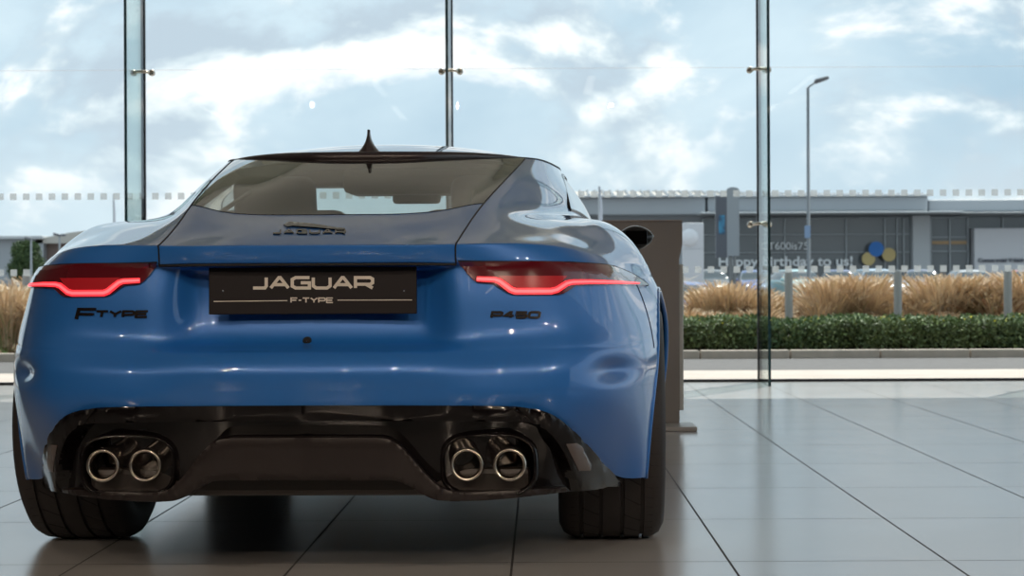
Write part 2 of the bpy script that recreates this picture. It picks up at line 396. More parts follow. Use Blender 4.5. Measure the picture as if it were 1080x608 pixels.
COLS.append([(.87, 3.0, .16), (.915, 3.0, .28), (.915, 3.0, .40), (.91, 3.0, .52), (.91, 3.0, .60), (.908, 3.0, .64), (.903, 3.0, .67), (.90, 3.0, .69),
             (.89, 3.0, .72), (.86, 3.04, .785), (.82, 3.08, .825), (.755, 3.16, .862), (.665, 2.98, 1.01), (.560, 2.76, 1.152)])
NC, NR, SUB = len(COLS), 14, 14

def pchip(t, v, tq):
    """monotone cubic; v is (n, k)"""
    t = np.asarray(t, float); v = np.asarray(v, float); h = np.diff(t)[:, None]; d = np.diff(v, axis=0) / h
    n = len(t); m = np.zeros_like(v)
    for i in range(1, n - 1):
        w1 = 2 * h[i] + h[i - 1]; w2 = h[i] + 2 * h[i - 1]
        ok = d[i - 1] * d[i] > 0
        hm = np.where(ok, (w1 + w2) / (w1 / np.where(ok, d[i - 1], 1) + w2 / np.where(ok, d[i], 1)), 0)
        m[i] = hm
    m[0] = d[0]; m[-1] = d[-1]
    tq = np.asarray(tq); i = np.clip(np.searchsorted(t, tq, side='right') - 1, 0, n - 2)
    hh = (t[i + 1] - t[i])[:, None]; s = ((tq - t[i])[:, None]) / hh
    return ((1 + 2 * s) * (1 - s) ** 2 * v[i] + s * (1 - s) ** 2 * hh * m[i] + s * s * (3 - 2 * s) * v[i + 1] + s * s * (s - 1) * hh * m[i + 1])
def dense(net, sub_r, sub_c, mirror=True):
    """net[r][c] -> dense grid (R, C, 3), mirrored about x = 0 across column 0"""
    net = np.array(net, float)
    if mirror:
        left = net[:, :0:-1].copy(); left[:, :, 0] *= -1
        net = np.concatenate([left, net], axis=1)
    R, C, _ = net.shape
    def run(a, sub):
        n = a.shape[0]
        seg = np.linalg.norm(np.diff(a, axis=0), axis=2).mean(axis=1) + 1e-4
        t = np.concatenate([[0], np.cumsum(seg)])
        tq = np.concatenate([np.linspace(t[i], t[i + 1], sub, endpoint=False) for i in range(n - 1)] + [[t[-1]]])
        flat = a.reshape(n, -1)
        return pchip(t, flat, tq).reshape(len(tq), *a.shape[1:])
    a = run(net, sub_r)
    b = run(a.transpose(1, 0, 2), sub_c).transpose(1, 0, 2)
    return b
def relax(g, it, w=0.5, keep=()):
    g = g.copy()
    for _ in range(it):
        q = g.copy()
        q[1:-1, 1:-1] = (1 - w) * g[1:-1, 1:-1] + w * 0.25 * (g[:-2, 1:-1] + g[2:, 1:-1] + g[1:-1, :-2] + g[1:-1, 2:])
        q[0, 1:-1] = (1 - w) * g[0, 1:-1] + w * .5 * (g[0, :-2] + g[0, 2:]); q[-1, 1:-1] = (1 - w) * g[-1, 1:-1] + w * .5 * (g[-1, :-2] + g[-1, 2:])
        for r in keep: # crease rows smooth only along themselves
            q[r, 1:-1] = (1 - w) * g[r, 1:-1] + w * .5 * (g[r, :-2] + g[r, 2:])
        g = q
    return g
net = [[COLS[c][r] for c in range(NC)] for r in range(NR)]
G = dense(net, SUB, SUB)
w8 = np.clip((7 - abs(np.arange(G.shape[1]) - (NC - 1) * SUB) / SUB) / 2, 0, 1)[:, None]
A8, A9, A10 = G[8 * SUB].copy(), G[9 * SUB].copy(), G[10 * SUB].copy()
for i in range(8 * SUB, 9 * SUB + 1):      # crisp spoiler edge: the deck leaves it at its own slope
    t = (i - 8 * SUB) / SUB; m0 = A9 - A8; m1 = (A10 - A8) / 2
    q = (2*t**3 - 3*t**2 + 1) * A8 + (t**3 - 2*t**2 + t) * m0 + (3*t**2 - 2*t**3) * A9 + (t**3 - t**2) * m1
    G[i] = G[i] * (1 - w8) + q * w8
G = relax(G, 26, 0.5, keep=(1 * SUB, 3 * SUB, 7 * SUB, 8 * SUB))
for s_ in (1, -1):      # scoop at each end of the bumper
    q = np.exp(-((G[..., 0] * s_ - .765) / .05) ** 2 - ((G[..., 2] - .515) / .028) ** 2) * (G[..., 1] < .6)
    G[..., 1] += .035 * q; G[..., 0] -= s_ * .012 * q
GR, GC = G.shape[:2]; MID = (NC - 1) * SUB
du = np.gradient(G, axis=1); dv = np.gradient(G, axis=0)
GN = np.cross(dv, du); GN /= (np.linalg.norm(GN, axis=2, keepdims=True) + 1e-9)
if GN[2 * SUB, MID, 1] > 0: GN = -GN

car = thing('sports_car', 'blue two-door coupe seen from behind, with lit red tail lamps and quad exhausts', 'car', (CAR_X, CAR_Y, 0), -CAR_YAW)
CINV = (Matrix.Translation((CAR_X, CAR_Y, 0)) @ Matrix.Rotation(-CAR_YAW, 4, 'Z')).inverted()

WHEEL_Y, FRONT_Y, WR = 0.82, 3.44, 0.345
def grid_part(name, mask, m, parent, g=G, gn=GN, arches=True):
    idx = {}; V = []; Nn = []; Fc = []
    def vid(r, c):
        k = (r, c)
        if k not in idx:
            idx[k] = len(V); p = g[r, c].copy()
            V.append(p); Nn.append(gn[r, c])
        return idx[k]
    R, C = g.shape[:2]; AR = 0.374
    cen = 0.25 * (g[:-1, :-1] + g[1:, :-1] + g[1:, 1:] + g[:-1, 1:])
    hole = np.zeros(cen.shape[:2], int)
    if arches:
        for k, wy in enumerate((WHEEL_Y, FRONT_Y)):
            hole[((cen[..., 1] - wy) ** 2 + (cen[..., 2] - WR) ** 2 < AR ** 2) & (abs(cen[..., 0]) > .55)] = k + 1
    for r in range(R - 1):
        for c in range(C - 1):
            if hole[r, c] == 0 and mask(r + .5, c + .5):
                Fc.append((vid(r, c), vid(r, c + 1), vid(r + 1, c + 1), vid(r + 1, c)))
    if arches:      # border vertices of the opening go exactly onto the arch circle
        for (r, c), i in idx.items():
            h_ = hole[max(0, r - 1):r + 1, max(0, c - 1):c + 1]
            if h_.size and h_.max() > 0:
                wy = (WHEEL_Y, FRONT_Y)[h_.max() - 1]; dy, dz = V[i][1] - wy, V[i][2] - WR; rr = math.hypot(dy, dz)
                V[i][1] = wy + dy / rr * AR; V[i][2] = WR + dz / rr * AR
    f0 = Fc[0]
    nrm = np.cross(V[f0[1]] - V[f0[0]], V[f0[2]] - V[f0[0]])
    if np.dot(nrm, Nn[f0[0]]) < 0: Fc = [f[::-1] for f in Fc]
    me = bpy.data.meshes.new(name); me.from_pydata([tuple(v) for v in V], [], Fc); me.update()
    o = link(name, me, m, parent, True)
    me.normals_split_custom_set_from_vertices([tuple(x) for x in Nn])
    return o
def cc(c): return abs(c - MID) / SUB       # column number from the centre
rr_ = lambda r: r / SUB
hatch = lambda r, c: cc(c) < 3 and 7 < rr_(r) < 11
rglass = lambda r, c: cc(c) < 3 and rr_(r) > 11
sglass = lambda r, c: cc(c) > 7.0 and 11.35 < rr_(r) < 12.75 and cc(c) < 11.8 and cc(c) - 7.0 > (rr_(r) - 11.35) * 0.5
bumper = lambda r, c: rr_(r) < 7 and cc(c) < 7
panel_ = lambda r, c: not (hatch(r, c) or rglass(r, c) or sglass(r, c) or bumper(r, c))
grid_part('rear_bumper', bumper, M['paint'], car)
grid_part('tailgate', hatch, M['paint'], car, arches=False)
grid_part('body_shell', panel_, M['paint'], car)
rear_window = grid_part('rear_window', rglass, M['car_glass'], car, arches=False)
sw = grid_part('side_window', lambda r, c: sglass(r, c) and c > MID, M['side_glass'], car, arches=False)
grid_part('side_window', lambda r, c: sglass(r, c) and c < MID, M['side_glass'], car, arches=False)

# roof, windscreen
def coons_roof():
    NS, NT = 24, 24
    rail = G[-1, MID + 3 * SUB:MID + 12 * SUB + 1]; rear = G[-1, MID:MID + 3 * SUB + 1]
    def samp(a, t):
        s = np.concatenate([[0], np.cumsum(np.linalg.norm(np.diff(a, axis=0), axis=1))]); s /= s[-1]
        return np.array([np.interp(t, s, a[:, k]) for k in range(3)])
    cz = pchip([0, .25, .5, .75, 1], [[1.136 + .002, 1.22], [1.194, 1.6], [1.229, 2.0], [1.238, 2.4], [1.210, 2.80]], np.linspace(0, 1, NS + 1))
    q = np.zeros((NS + 1, NT + 1, 3))
    for i in range(NS + 1):
        s = i / NS; e = samp(rail, s); cen = np.array([0, cz[i, 1], cz[i, 0]])
        for j in range(NT + 1):
            t = j / NT
            # across: flat in the middle, rolling down to the rail
            p = cen * (1 - t) + e * t
            p[0] = e[0] * t
            p[1] = cen[1] + (e[1] - cen[1]) * t ** 2
            p[2] = cen[2] + (e[2] - cen[2]) * t ** 2.2
            if True:
                rb = samp(rear, t); w = (1 - s) ** 3
                p0 = np.array([samp(rail, 0)[0] * t, cz[0, 1] + (samp(rail, 0)[1] - cz[0, 1]) * t ** 2, cz[0, 0] + (samp(rail, 0)[2] - cz[0, 0]) * t ** 2.2])
                p = p + (rb - p0) * w
            q[i, j] = p
    left = q[:, :0:-1].copy(); left[:, :, 0] *= -1
    return np.concatenate([left, q], axis=1)
RG = coons_roof()
def nrm_grid(g, up):
    a = np.gradient(g, axis=1); b = np.gradient(g, axis=0); n = np.cross(a, b); n /= (np.linalg.norm(n, axis=2, keepdims=True) + 1e-9)
    if (n[..., up]).mean() < 0: n = -n
    return n
grid_part('roof_panel', lambda r, c: True, M['paint'], car, RG, nrm_grid(RG, 2), arches=False)
# windscreen between roof front edge and the cowl
def screen():
    top = RG[-1]; n = top.shape[0]; NS = 14
    q = np.zeros((NS + 1, n, 3)); bx, by, bz = .745, 3.17, .862
    for j in range(n):
        u = top[j, 0] / abs(top[0, 0])
        bot = np.array([u * bx, 3.58 - (3.58 - by) * abs(u) ** 2.2, .875 - (.875 - bz) * abs(u) ** 2])
        for i in range(NS + 1):
            s = i / NS; p = top[j] * (1 - s) + bot * s; p[2] += .045 * math.sin(PI * s); q[i, j] = p
    return q
WG = screen()
grid_part('windscreen', lambda r, c: True, M['screen_glass'], car, WG, nrm_grid(WG, 2), arches=False)

# front body: fenders, nose, bonnet
def front():
    base = COLS[12]
    cols = [base[:12]]
    spec = [(3.44, .94, 1.0, .0), (3.85, .925, .95, .02), (4.12, .80, .88, .05), (4.28, .52, .80, .07), (4.33, .25, .78, .08), (4.34, 0.0, .77, .08)]
    zs = [.17, .28, .40, .50, .57, .61, .64, .66, .69, .745, .79, .815]
    xo = [.93, .975, .985, .985, .985, .98, .975, .97, .955, .905, .84, .74]
    for y, hw, k, dy in spec:
        col = []
        for r in range(12):
            z = .16 + (zs[r] - .16) * k; x = hw * xo[r] if hw > 0 else 0
            yy = y - (r / 11.0) ** 2 * (0.22 if y > 4 else 0.0)
            col.append((x, yy, z))
        cols.append(col)
    a = np.array([[cols[c][r] for c in range(len(cols))] for r in range(12)], float)
    g = dense(a, 4, 6, mirror=False)
    left = g.copy(); left[:, :, 0] *= -1
    return g, left
FG, FL = front()
for g in (FG, FL):
    n = nrm_grid(g, 2); 
    grid_part('front_wing', lambda r, c: True, M['paint'], car, g, n)
def bonnet():
    edge = FG[-1]; n = edge.shape[0]; NS = 16; q = np.zeros((n, 2 * NS + 1, 3))
    for i in range(n):
        s = i / (n - 1); cen = np.array([0, 3.58 + (edge[-1, 1] - 3.58) * s, .875 + (edge[-1, 2] - .875) * s ** 1.6])
        for j in range(-NS, NS + 1):
            t = abs(j) / NS; e = edge[i].copy(); e[0] *= (1 if j >= 0 else -1)
            p = cen * (1 - t) + e * t; p[2] += .02 * math.sin(PI * min(1, t)) * (1 - s); q[i, j + NS] = p
    return q
BG = bonnet(); grid_part('bonnet', lambda r, c: True, M['paint'], car, BG, nrm_grid(BG, 2), arches=False)

# ------------------------------------------------------------ projecting parts onto the body
def build_bvh():
    V = []; Fc = []
    for g in (G, RG):
        off = len(V); R, C = g.shape[:2]
        V += [tuple(p) for p in g.reshape(-1, 3)]
        for r in range(R - 1):
            for c in range(C - 1): Fc.append((off + r * C + c, off + r * C + c + 1, off + (r + 1) * C + c + 1, off + (r + 1) * C + c))
    return BVHTree.FromPolygons([Vector(v) for v in V], Fc)
BVH = build_bvh()
CAMP = CINV @ Vector((0, 0, H))
def cray(px, py):
    return (CINV.to_3x3() @ (pix(px, py, 10.0) - Vector((0, 0, H)))).normalized()
def hit(px, py):
    d = cray(px, py)
    loc, n, i, dist = BVH.ray_cast(CAMP, d)
    if loc is None: return None, None
    if n.dot(d) > 0: n = -n
    return loc, n
def clean(poly):
    return [Vector((p[0], p[1])) for p in poly]
def proj_panel(name, poly, m, parent, off=0.004, depth=0.006, step=3.0, mirror=False, surf=None, bev=0.0, smooth=True):
    """an outline in photograph pixels laid on the body as a raised panel with real thickness"""
    surf = surf or hit
    bm = bmesh.new()
    vs = [bm.verts.new((p[0], 0, p[1])) for p in poly]
    f = bm.faces.new(vs); bmesh.ops.triangulate(bm, faces=[f])
    xs = [p[0] for p in poly]; ys = [p[1] for p in poly]
    for ax, lo, hi in ((0, min(xs), max(xs)), (2, min(ys), max(ys))):
        k = lo + step
        while k < hi:
            no = (1, 0, 0) if ax == 0 else (0, 0, 1); co = (k, 0, 0) if ax == 0 else (0, 0, k)
            bmesh.ops.bisect_plane(bm, geom=bm.verts[:] + bm.edges[:] + bm.faces[:], plane_co=co, plane_no=no); k += step
    border = set()
    for e_ in bm.edges:
        if len(e_.link_faces) == 1: border.update(e_.verts)
    top = {}; N = {}
    last = (None, None)
    for v in list(bm.verts):
        loc, n = surf(v.co.x, v.co.z)
        if loc is None: # slide towards the outline's middle until the surface is met
            cx, cz = sum(xs) / len(xs), sum(ys) / len(ys)
            for k in range(1, 40):
                t = k / 40; loc, n = surf(v.co.x + (cx - v.co.x) * t, v.co.z + (cz - v.co.z) * t)
                if loc is not None: break
        o_ = off - (bev if (v in border and loc.x > .012) else 0)
        top[v] = loc + n * o_; N[v] = n
    for v in top: v.co = top[v]
    bm.verts.ensure_lookup_table()
    geo = bmesh.ops.extrude_face_region(bm, geom=list(bm.faces)) if depth > 0 else None
    if geo:
        nv = [x for x in geo['geom'] if isinstance(x, bmesh.types.BMVert)]
        tops = list(top.keys())
        # the extruded copy is pushed back along the normal
        kd = {tuple(round(c, 6) for c in top[v]): N[v] for v in tops}
        for v in nv:
            n = kd.get(tuple(round(c, 6) for c in v.co))
            if n is not None: v.co = v.co - n * depth
    if mirror == 'both':    # one piece that runs across the middle
        for v in bm.verts:
            if v.co.x < 0.0005: v.co.x = 0
        g_ = bmesh.ops.duplicate(bm, geom=bm.verts[:] + bm.edges[:] + bm.faces[:])
        bmesh.ops.scale(bm, vec=(-1, 1, 1), verts=[x for x in g_['geom'] if isinstance(x, bmesh.types.BMVert)])
        bmesh.ops.remove_doubles(bm, verts=bm.verts, dist=.0004)
        bmesh.ops.dissolve_degenerate(bm, edges=bm.edges, dist=.0001)
    elif mirror:
        bmesh.ops.scale(bm, vec=(-1, 1, 1), verts=bm.verts)
    o = obj(name, bm, m, parent, False)
    me = o.data
    if smooth:
        me.polygons.foreach_set('use_smooth', [True] * len(me.polygons))
        me.set_sharp_from_angle(angle=math.radians(35))
    return o
def stroke_quads(pts, w, closed=False):
    """polyline -> list of quads in pixel space with mitred joins"""
    P = [Vector(p) for p in pts]; n = len(P); L_, R_ = [], []
    for i in range(n):
        a = P[(i - 1) % n] if (i > 0 or closed) else None; b = P[(i + 1) % n] if (i < n - 1 or closed) else None
        d1 = (P[i] - a).normalized() if a is not None else None; d2 = (b - P[i]).normalized() if b is not None else None
        if d1 is None: d1 = d2
        if d2 is None: d2 = d1
        t = (d1 + d2)
        t = t.normalized() if t.length > 1e-6 else d1
        nn = Vector((-t.y, t.x)); k = 1 / max(0.45, nn.dot(Vector((-d1.y, d1.x))))
        ww = w[i] if isinstance(w, (list, tuple)) else w
        L_.append(P[i] + nn * ww / 2 * k); R_.append(P[i] - nn * ww / 2 * k)
    return L_, R_
def densify(pts, step):
    out = [Vector(pts[0])]
    for a, b in zip(pts, pts[1:]):
        a, b = Vector(a), Vector(b); n = max(1, int((b - a).length / step))
        for k in range(1, n + 1): out.append(a + (b - a) * k / n)
    return out
def spline(pts, per=6):
    P = [Vector(p) for p in pts]; P = [2 * P[0] - P[1]] + P + [2 * P[-1] - P[-2]]; out = []
    for i in range(1, len(P) - 2):
        for k in range(per):
            t = k / per
            out.append(0.5 * ((2 * P[i]) + (P[i + 1] - P[i - 1]) * t + (2 * P[i - 1] - 5 * P[i] + 4 * P[i + 1] - P[i + 2]) * t * t + (3 * P[i] - P[i - 1] - 3 * P[i + 1] + P[i + 2]) * t ** 3))
    out.append(P[-2]); return out
def add_strip(bm, pts, w, off, depth, surf=None, step=3.0, closed=False, flipx=False):
    surf = surf or hit
    pts = [Vector(p) for p in pts]
    if step:
        if isinstance(w, (list, tuple)):
            cum = [0.0]
            for a_, b_ in zip(pts, pts[1:]): cum.append(cum[-1] + (b_ - a_).length)
            nw = [w[0]]
            for j, (a_, b_) in enumerate(zip(pts, pts[1:])):
                n_ = max(1, int((b_ - a_).length / step)); nw += [w[j] + (w[j + 1] - w[j]) * k / n_ for k in range(1, n_ + 1)]
            w = nw
        pts = densify(pts + ([pts[0]] if closed else []), step)
    if closed: pts = pts[:-1]
    L_, R_ = stroke_quads(pts, w, closed)
    rows = []
    for a, b in zip(L_, R_):
        la, na = surf(a.x, a.y); lb, nb = surf(b.x, b.y)
        if la is None or lb is None: continue
        if (la - lb).length > 0.2: continue
        s = -1 if flipx else 1
        q = []
        for l, n, o in ((la, na, off), (lb, nb, off), (lb, nb, off - depth), (la, na, off - depth)):
            p = l + n * o; q.append(bm.verts.new((p.x * s, p.y, p.z)))
        rows.append(q)
    seq = list(zip(rows, rows[1:])) + ([(rows[-1], rows[0])] if closed and rows else [])
    for r0, r1 in seq:
        for k in range(4): bm.faces.new((r0[k], r0[(k + 1) % 4], r1[(k + 1) % 4], r1[k]))
    if rows and not closed:
        bm.faces.new(rows[0]); bm.faces.new(rows[-1])

# --- tail lamps (outline read on the right lamp, its twin mirrored)
lamp_poly = [(482.8, 275.3), (510, 275.8), (536, 276), (565, 276.2), (592, 276.8), (620, 279), (640, 281), (652, 284.3), (664.6, 289.6), (676, 296.5), (682.5, 301.8),
             (665, 301.4), (647.8, 301), (620, 301.2), (606, 302), (600, 306), (594, 310), (588, 311.4), (561, 311.4), (540, 311.2), (534, 309), (527, 304), (520, 299.8), (503, 298.6), (498, 295), (493, 289.5), (488, 282.5)]
bar_line = [(502.5, 294.8), (521, 295.4), (526, 297), (538, 306), (543, 307.8), (580, 307.8), (586, 306.2), (596, 299.6), (602, 298.2), (620, 297.8), (647, 298.4), (672, 300.0)]
BW = [5.0, 5.6, 6.2, 6.8, 6.8, 6.8, 6.6, 6.2, 5.4, 4.6, 3.2, 1.2]
refl_poly = [(524, 291.5), (597, 291.5), (590, 299), (582, 304.2), (545, 304.2), (536, 300), (530, 295)]
for mir in (False, True):
    lp = proj_panel('tail_lamp', lamp_poly, M['lens'], car, 0.006, 0.02, 4.0, mir)
    proj_panel('red_reflector', refl_poly, M['lens_red'], lp, 0.0072, 0.004, 4.0, mir)
    bm = bmesh.new(); add_strip(bm, bar_line, BW, 0.0085, 0.006, flipx=mir)
    b = obj('light_bar', bm, M['led'], lp)
    bm = bmesh.new(); add_strip(bm, bar_line, [q * .42 for q in BW], 0.0095, 0.004, flipx=mir); obj('light_core', bm, M['led_core'], b)
    bm = bmesh.new(); add_strip(bm, spline(lamp_poly[:11], 3), 1.3, 0.0055, 0.006, flipx=mir, step=0); obj('lamp_gasket', bm, M['seam'], lp)

# --- shut lines (thin dark gaps)
def seam(name, pts, w=1.2, off=0.0012, both=True, m='seam', depth=0.003, step=2.5, sides=(False, True)):
    bm = bmesh.new()
    for s in (sides if both else (False,)): add_strip(bm, pts, w, off, depth, flipx=s, step=step)
    return obj(name, bm, M[m], car)
def col_line(k, r0, r1, sgn=1):
    return [G[r, MID + sgn * int(k * SUB)] for r in range(int(r0 * SUB), int(r1 * SUB) + 1)]
def row_line(r, c0, c1): return [G[int(r * SUB), c] for c in range(MID + int(c0 * SUB), MID + int(c1 * SUB) + 1)]
def seam3d(name, lines, r, m='seam'):
    bm = bmesh.new()
    for ln in lines: tube(bm, ln, r, 6)
    return obj(name, bm, M[m], car, True)
for s_ in (1, -1): seam3d('tailgate_seal', [col_line(3, 6.9, 13, s_)], 0.0023)
seam3d('window_seal', [row_line(11, -3, 3)], 0.0016, 'matte_black')
for s_ in (1, -1): seam3d('roof_seam', [[G[-1, MID + s_ * c] for c in range(3 * SUB, 12 * SUB + 1)]], 0.003)
seam3d('tailgate_gap', [[v + np.array([0, 0.004, -0.004]) for v in row_line(7, -3, 3)]], 0.004)
# rolled lips round the rear wheel arches
def arch_lip(s_):
    P = G[:8 * SUB, MID + 5 * SUB:MID + 10 * SUB].reshape(-1, 3); pts = []
    for k in range(49):
        t = math.radians(-22) + math.radians(224) * k / 48; y, z = WHEEL_Y + .374 * math.cos(t), WR + .374 * math.sin(t)
        d = (P[:, 1] - y) ** 2 + (P[:, 2] - z) ** 2; j = np.argsort(d)[:10]; w = 1 / (d[j] + 1e-5); pts.append([(P[j, 0] * w).sum() / w.sum(), y, z])
    pts = np.array(pts)
    for _ in range(6): pts[1:-1, 0] = (pts[:-2, 0] + 2 * pts[1:-1, 0] + pts[2:, 0]) / 4
    bm = bmesh.new(); tube(bm, [(s_ * (p[0] - .003), p[1], p[2]) for p in pts], .008, 8); obj('arch_lip', bm, M['paint'], car, True)
arch_lip(1); arch_lip(-1)
# side window surround
def glass_border(sgn):
    a = [G[int(11.35 * SUB), MID + sgn * c] for c in range(int(7 * SUB), int(11.8 * SUB))]
    b = [G[int(12.75 * SUB), MID + sgn * c] for c in range(int(7.7 * SUB), int(11.8 * SUB))]
    return [a, b, [a[0], (np.array(a[0]) + b[0]) / 2, b[0]], [a[-1], b[-1]]]
for s_ in (1, -1): seam3d('side_window_trim', glass_border(s_), 0.006, 'gloss_black')
# bumper shut line below the lamp tip, filler flap
for s_ in (1, -1):
    seam3d('bumper_seam', [col_line(7, 2.5, 7, s_)], .0018)
    seam3d('door_seam', [col_line(9.8, 3, 10.9, s_)], .0022)

# --- roof spoiler (black) along the trailing edge
def roof_spoiler():
    V = []; rows = []
    edge = [G[-1, MID + c] for c in range(-3 * SUB, 3 * SUB + 1)]
    n = len(edge); bm = bmesh.new()
    for i, e_ in enumerate(edge):
        t = abs(i - (n - 1) / 2) / ((n - 1) / 2); k = max(0.16, 1 - t ** 2.6)
        prof = [(.12, .012), (.03, .018), (-.035, .013), (-.05, .002), (-.045, -.014), (-.015, -.018), (.06, -.006)]
        rows.append([bm.verts.new((e_[0], e_[1] + a * k + .012, e_[2] + b * k * 1.05 + .001)) for a, b in prof])
    for r0, r1 in zip(rows, rows[1:]):
        for k in range(len(r0)): bm.faces.new((r0[k], r0[(k + 1) % 7], r1[(k + 1) % 7], r1[k]))
    bm.faces.new(rows[0]); bm.faces.new(rows[-1])
    o = obj('roof_spoiler', bm, M['spoiler'], car, True); return o
roof_spoiler()
# --- shark fin aerial
def aerial():
    bm = bmesh.new(); base = 1.150; rings = []
    for i in range(11):
        h = i / 10; z = base + h * .078
        ln = .075 * (1 - h) ** .9 + .012; w = .040 * (1 - h) ** 2.4 + .0045; yo = 1.31 + .02 * (1 - h) ** 1.5
        rings.append([bm.verts.new((w * math.cos(a), yo + ln * math.sin(a) * (1 if math.sin(a) > 0 else .75), z)) for a in [2 * PI * k / 20 for k in range(20)]])
    for a, b in zip(rings, rings[1:]):
        for k in range(20): bm.faces.new((a[k], a[(k + 1) % 20], b[(k + 1) % 20], b[k]))
    bm.faces.new(rings[-1]); bm.faces.new(rings[0])
    obj('roof_aerial', bm, M['spoiler'], car, True)
aerial()
# --- door mirrors
for s in (1, -1):
    bm = bmesh.new(); rings = []
    for i in range(13):
        t = i / 12; a = PI * t; r = math.sin(a) ** .6 if 0 < t < 1 else .02
        x = .80 + .145 * t; 
        rings.append([bm.verts.new((s * x, 2.62 + .05 * r * math.cos(q) + .0 * t - .0, .905 + .01 * t + .052 * r * math.sin(q) * (1 - .15 * t))) for q in [2 * PI * k / 20 for k in range(20)]])
    for a, b in zip(rings, rings[1:]):
        for k in range(20): bm.faces.new((a[k], a[(k + 1) % 20], b[(k + 1) % 20], b[k]))
    bm.faces.new(rings[0]); bm.faces.new(rings[-1])
    mr = obj('door_mirror', bm, M['gloss_black'], car, True)
    bm = bmesh.new(); box(bm, (s * .875, 2.572, .912), (.085, .006, .055), .002); obj('mirror_glass', bm, M['side_mirror'], mr)
    bm = bmesh.new(); tube(bm, [(s * .79, 2.62, .86), (s * .84, 2.62, .875), (s * .88, 2.62, .89)], .014, 10); obj('mirror_stalk', bm, M['gloss_black'], mr, True)

# --- number plate with its lettering
def letters():
    """stroke skeletons on a 1 x 1 cell (y up), wide grotesque capitals"""
    D = {}
    D['J'] = [[(.95, 1), (.95, .18), (.85, 0), (0, 0)]]
    D['A'] = [[(0, 0), (.46, 1), (.54, 1), (1, 0)], [(.2, .32), (.8, .32)]]
    D['G'] = [[(1, 1), (.2, 1), (0, .82), (0, .18), (.2, 0), (1, 0), (1, .5), (.5, .5)]]
    D['U'] = [[(0, 1), (0, .2), (.18, 0), (.82, 0), (1, .2), (1, 1)]]
    D['R'] = [[(0, 0), (0, 1), (.85, 1), (1, .86), (1, .5), (.85, .36), (0, .36)], [(.6, .36), (1, 0)]]
    D['F'] = [[(0, 0), (0, 1), (1, 1)], [(0, .5), (.85, .5)]]
    D['T'] = [[(0, 1), (1, 1)], [(.5, 1), (.5, 0)]]
    D['Y'] = [[(0, 1), (.5, .5), (1, 1)], [(.5, .5), (.5, 0)]]
    D['P'] = [[(0, 0), (0, 1), (.85, 1), (1, .86), (1, .54), (.85, .4), (0, .4)]]
    D['E'] = [[(1, 1), (0, 1), (0, 0), (1, 0)], [(0, .5), (.9, .5)]]
    D['-'] = [[(0, .5), (1, .5)]]
    D['4'] = [[(.7, 0), (.7, 1), (.55, 1), (0, .35), (1, .35)]]
    D['5'] = [[(1, 1), (0, 1), (0, .55), (.85, .55), (1, .4), (1, .15), (.85, 0), (0, 0)]]
    D['0'] = [[(.15, 0), (0, .15), (0, .85), (.15, 1), (.85, 1), (1, .85), (1, .15), (.85, 0), (.15, 0)]]
    return D
LET = letters()
def word_strokes(word, x0, x1, y0, y1, widths, gap, slant=0.0):
    """strokes placed between x0..x1 with baseline y0 (pixels, y down) and cap line y1"""
    tot = sum(widths) + gap * (len(word) - 1); k = (x1 - x0) / tot; x = x0; out = []
    for ch, w in zip(word, widths):
        for st in LET[ch]:
            out.append([(x + a * w * k + slant * b * (y0 - y1), y0 + (y1 - y0) * b) for a, b in st])
        x += (w + gap) * k
    return out
PLY = -0.030
def plate_surf(px, py):
    d = cray(px, py); return CAMP + d * ((PLY - CAMP.y) / d.y), Vector((0, -1, 0))
bm = bmesh.new(); a = plate_surf(220, 282.5)[0]; b = plate_surf(439.5, 331.2)[0]
box(bm, ((a.x + b.x) / 2, PLY + .006, (a.z + b.z) / 2), (b.x - a.x, .011, a.z - b.z), .002, Matrix.Rotation(0.0, 3, 'Y'))
plate = obj('number_plate', bm, M['plate'], car)
for word, x0, x1, y0, y1, ws, gap, sw_ in (('JAGUAR', 267, 393, 304, 293, [.9, 1.15, 1.12, 1.1, 1.15, 1.12], .25, 3.3), ('F-TYPE', 307, 351, 319.3, 314.6, [.85, .35, .9, .9, .9, .85], .22, 1.35)):
    bm = bmesh.new()
    for st in word_strokes(word, x0, x1, y0, y1, ws, gap): add_strip(bm, st, sw_, .0012, .0025, plate_surf, step=0)
    obj('plate_lettering', bm, M['plate_text'], plate)
for ln in ([(225.5, 318.2), (303, 317.3)], [(356, 316.8), (434.5, 316.6)]):
    bm = bmesh.new(); add_strip(bm, ln, .9, .0012, .002, plate_surf, step=0); obj('plate_rule', bm, M['plate_text'], plate)
for px in (235.3, 426):
    c_ = plate_surf(px, 307)[0]; bm = bmesh.new()
    bmesh.ops.create_uvsphere(bm, u_segments=12, v_segments=8, radius=.0028); bmesh.ops.translate(bm, vec=(c_.x, c_.y, c_.z), verts=bm.verts)
    obj('plate_screw', bm, M['chrome'], plate, True)
bm = bmesh.new(); box(bm, (0, -.01, .715), (.30, .03, .07)); obj('plate_carrier', bm, M['matte_black'], car)

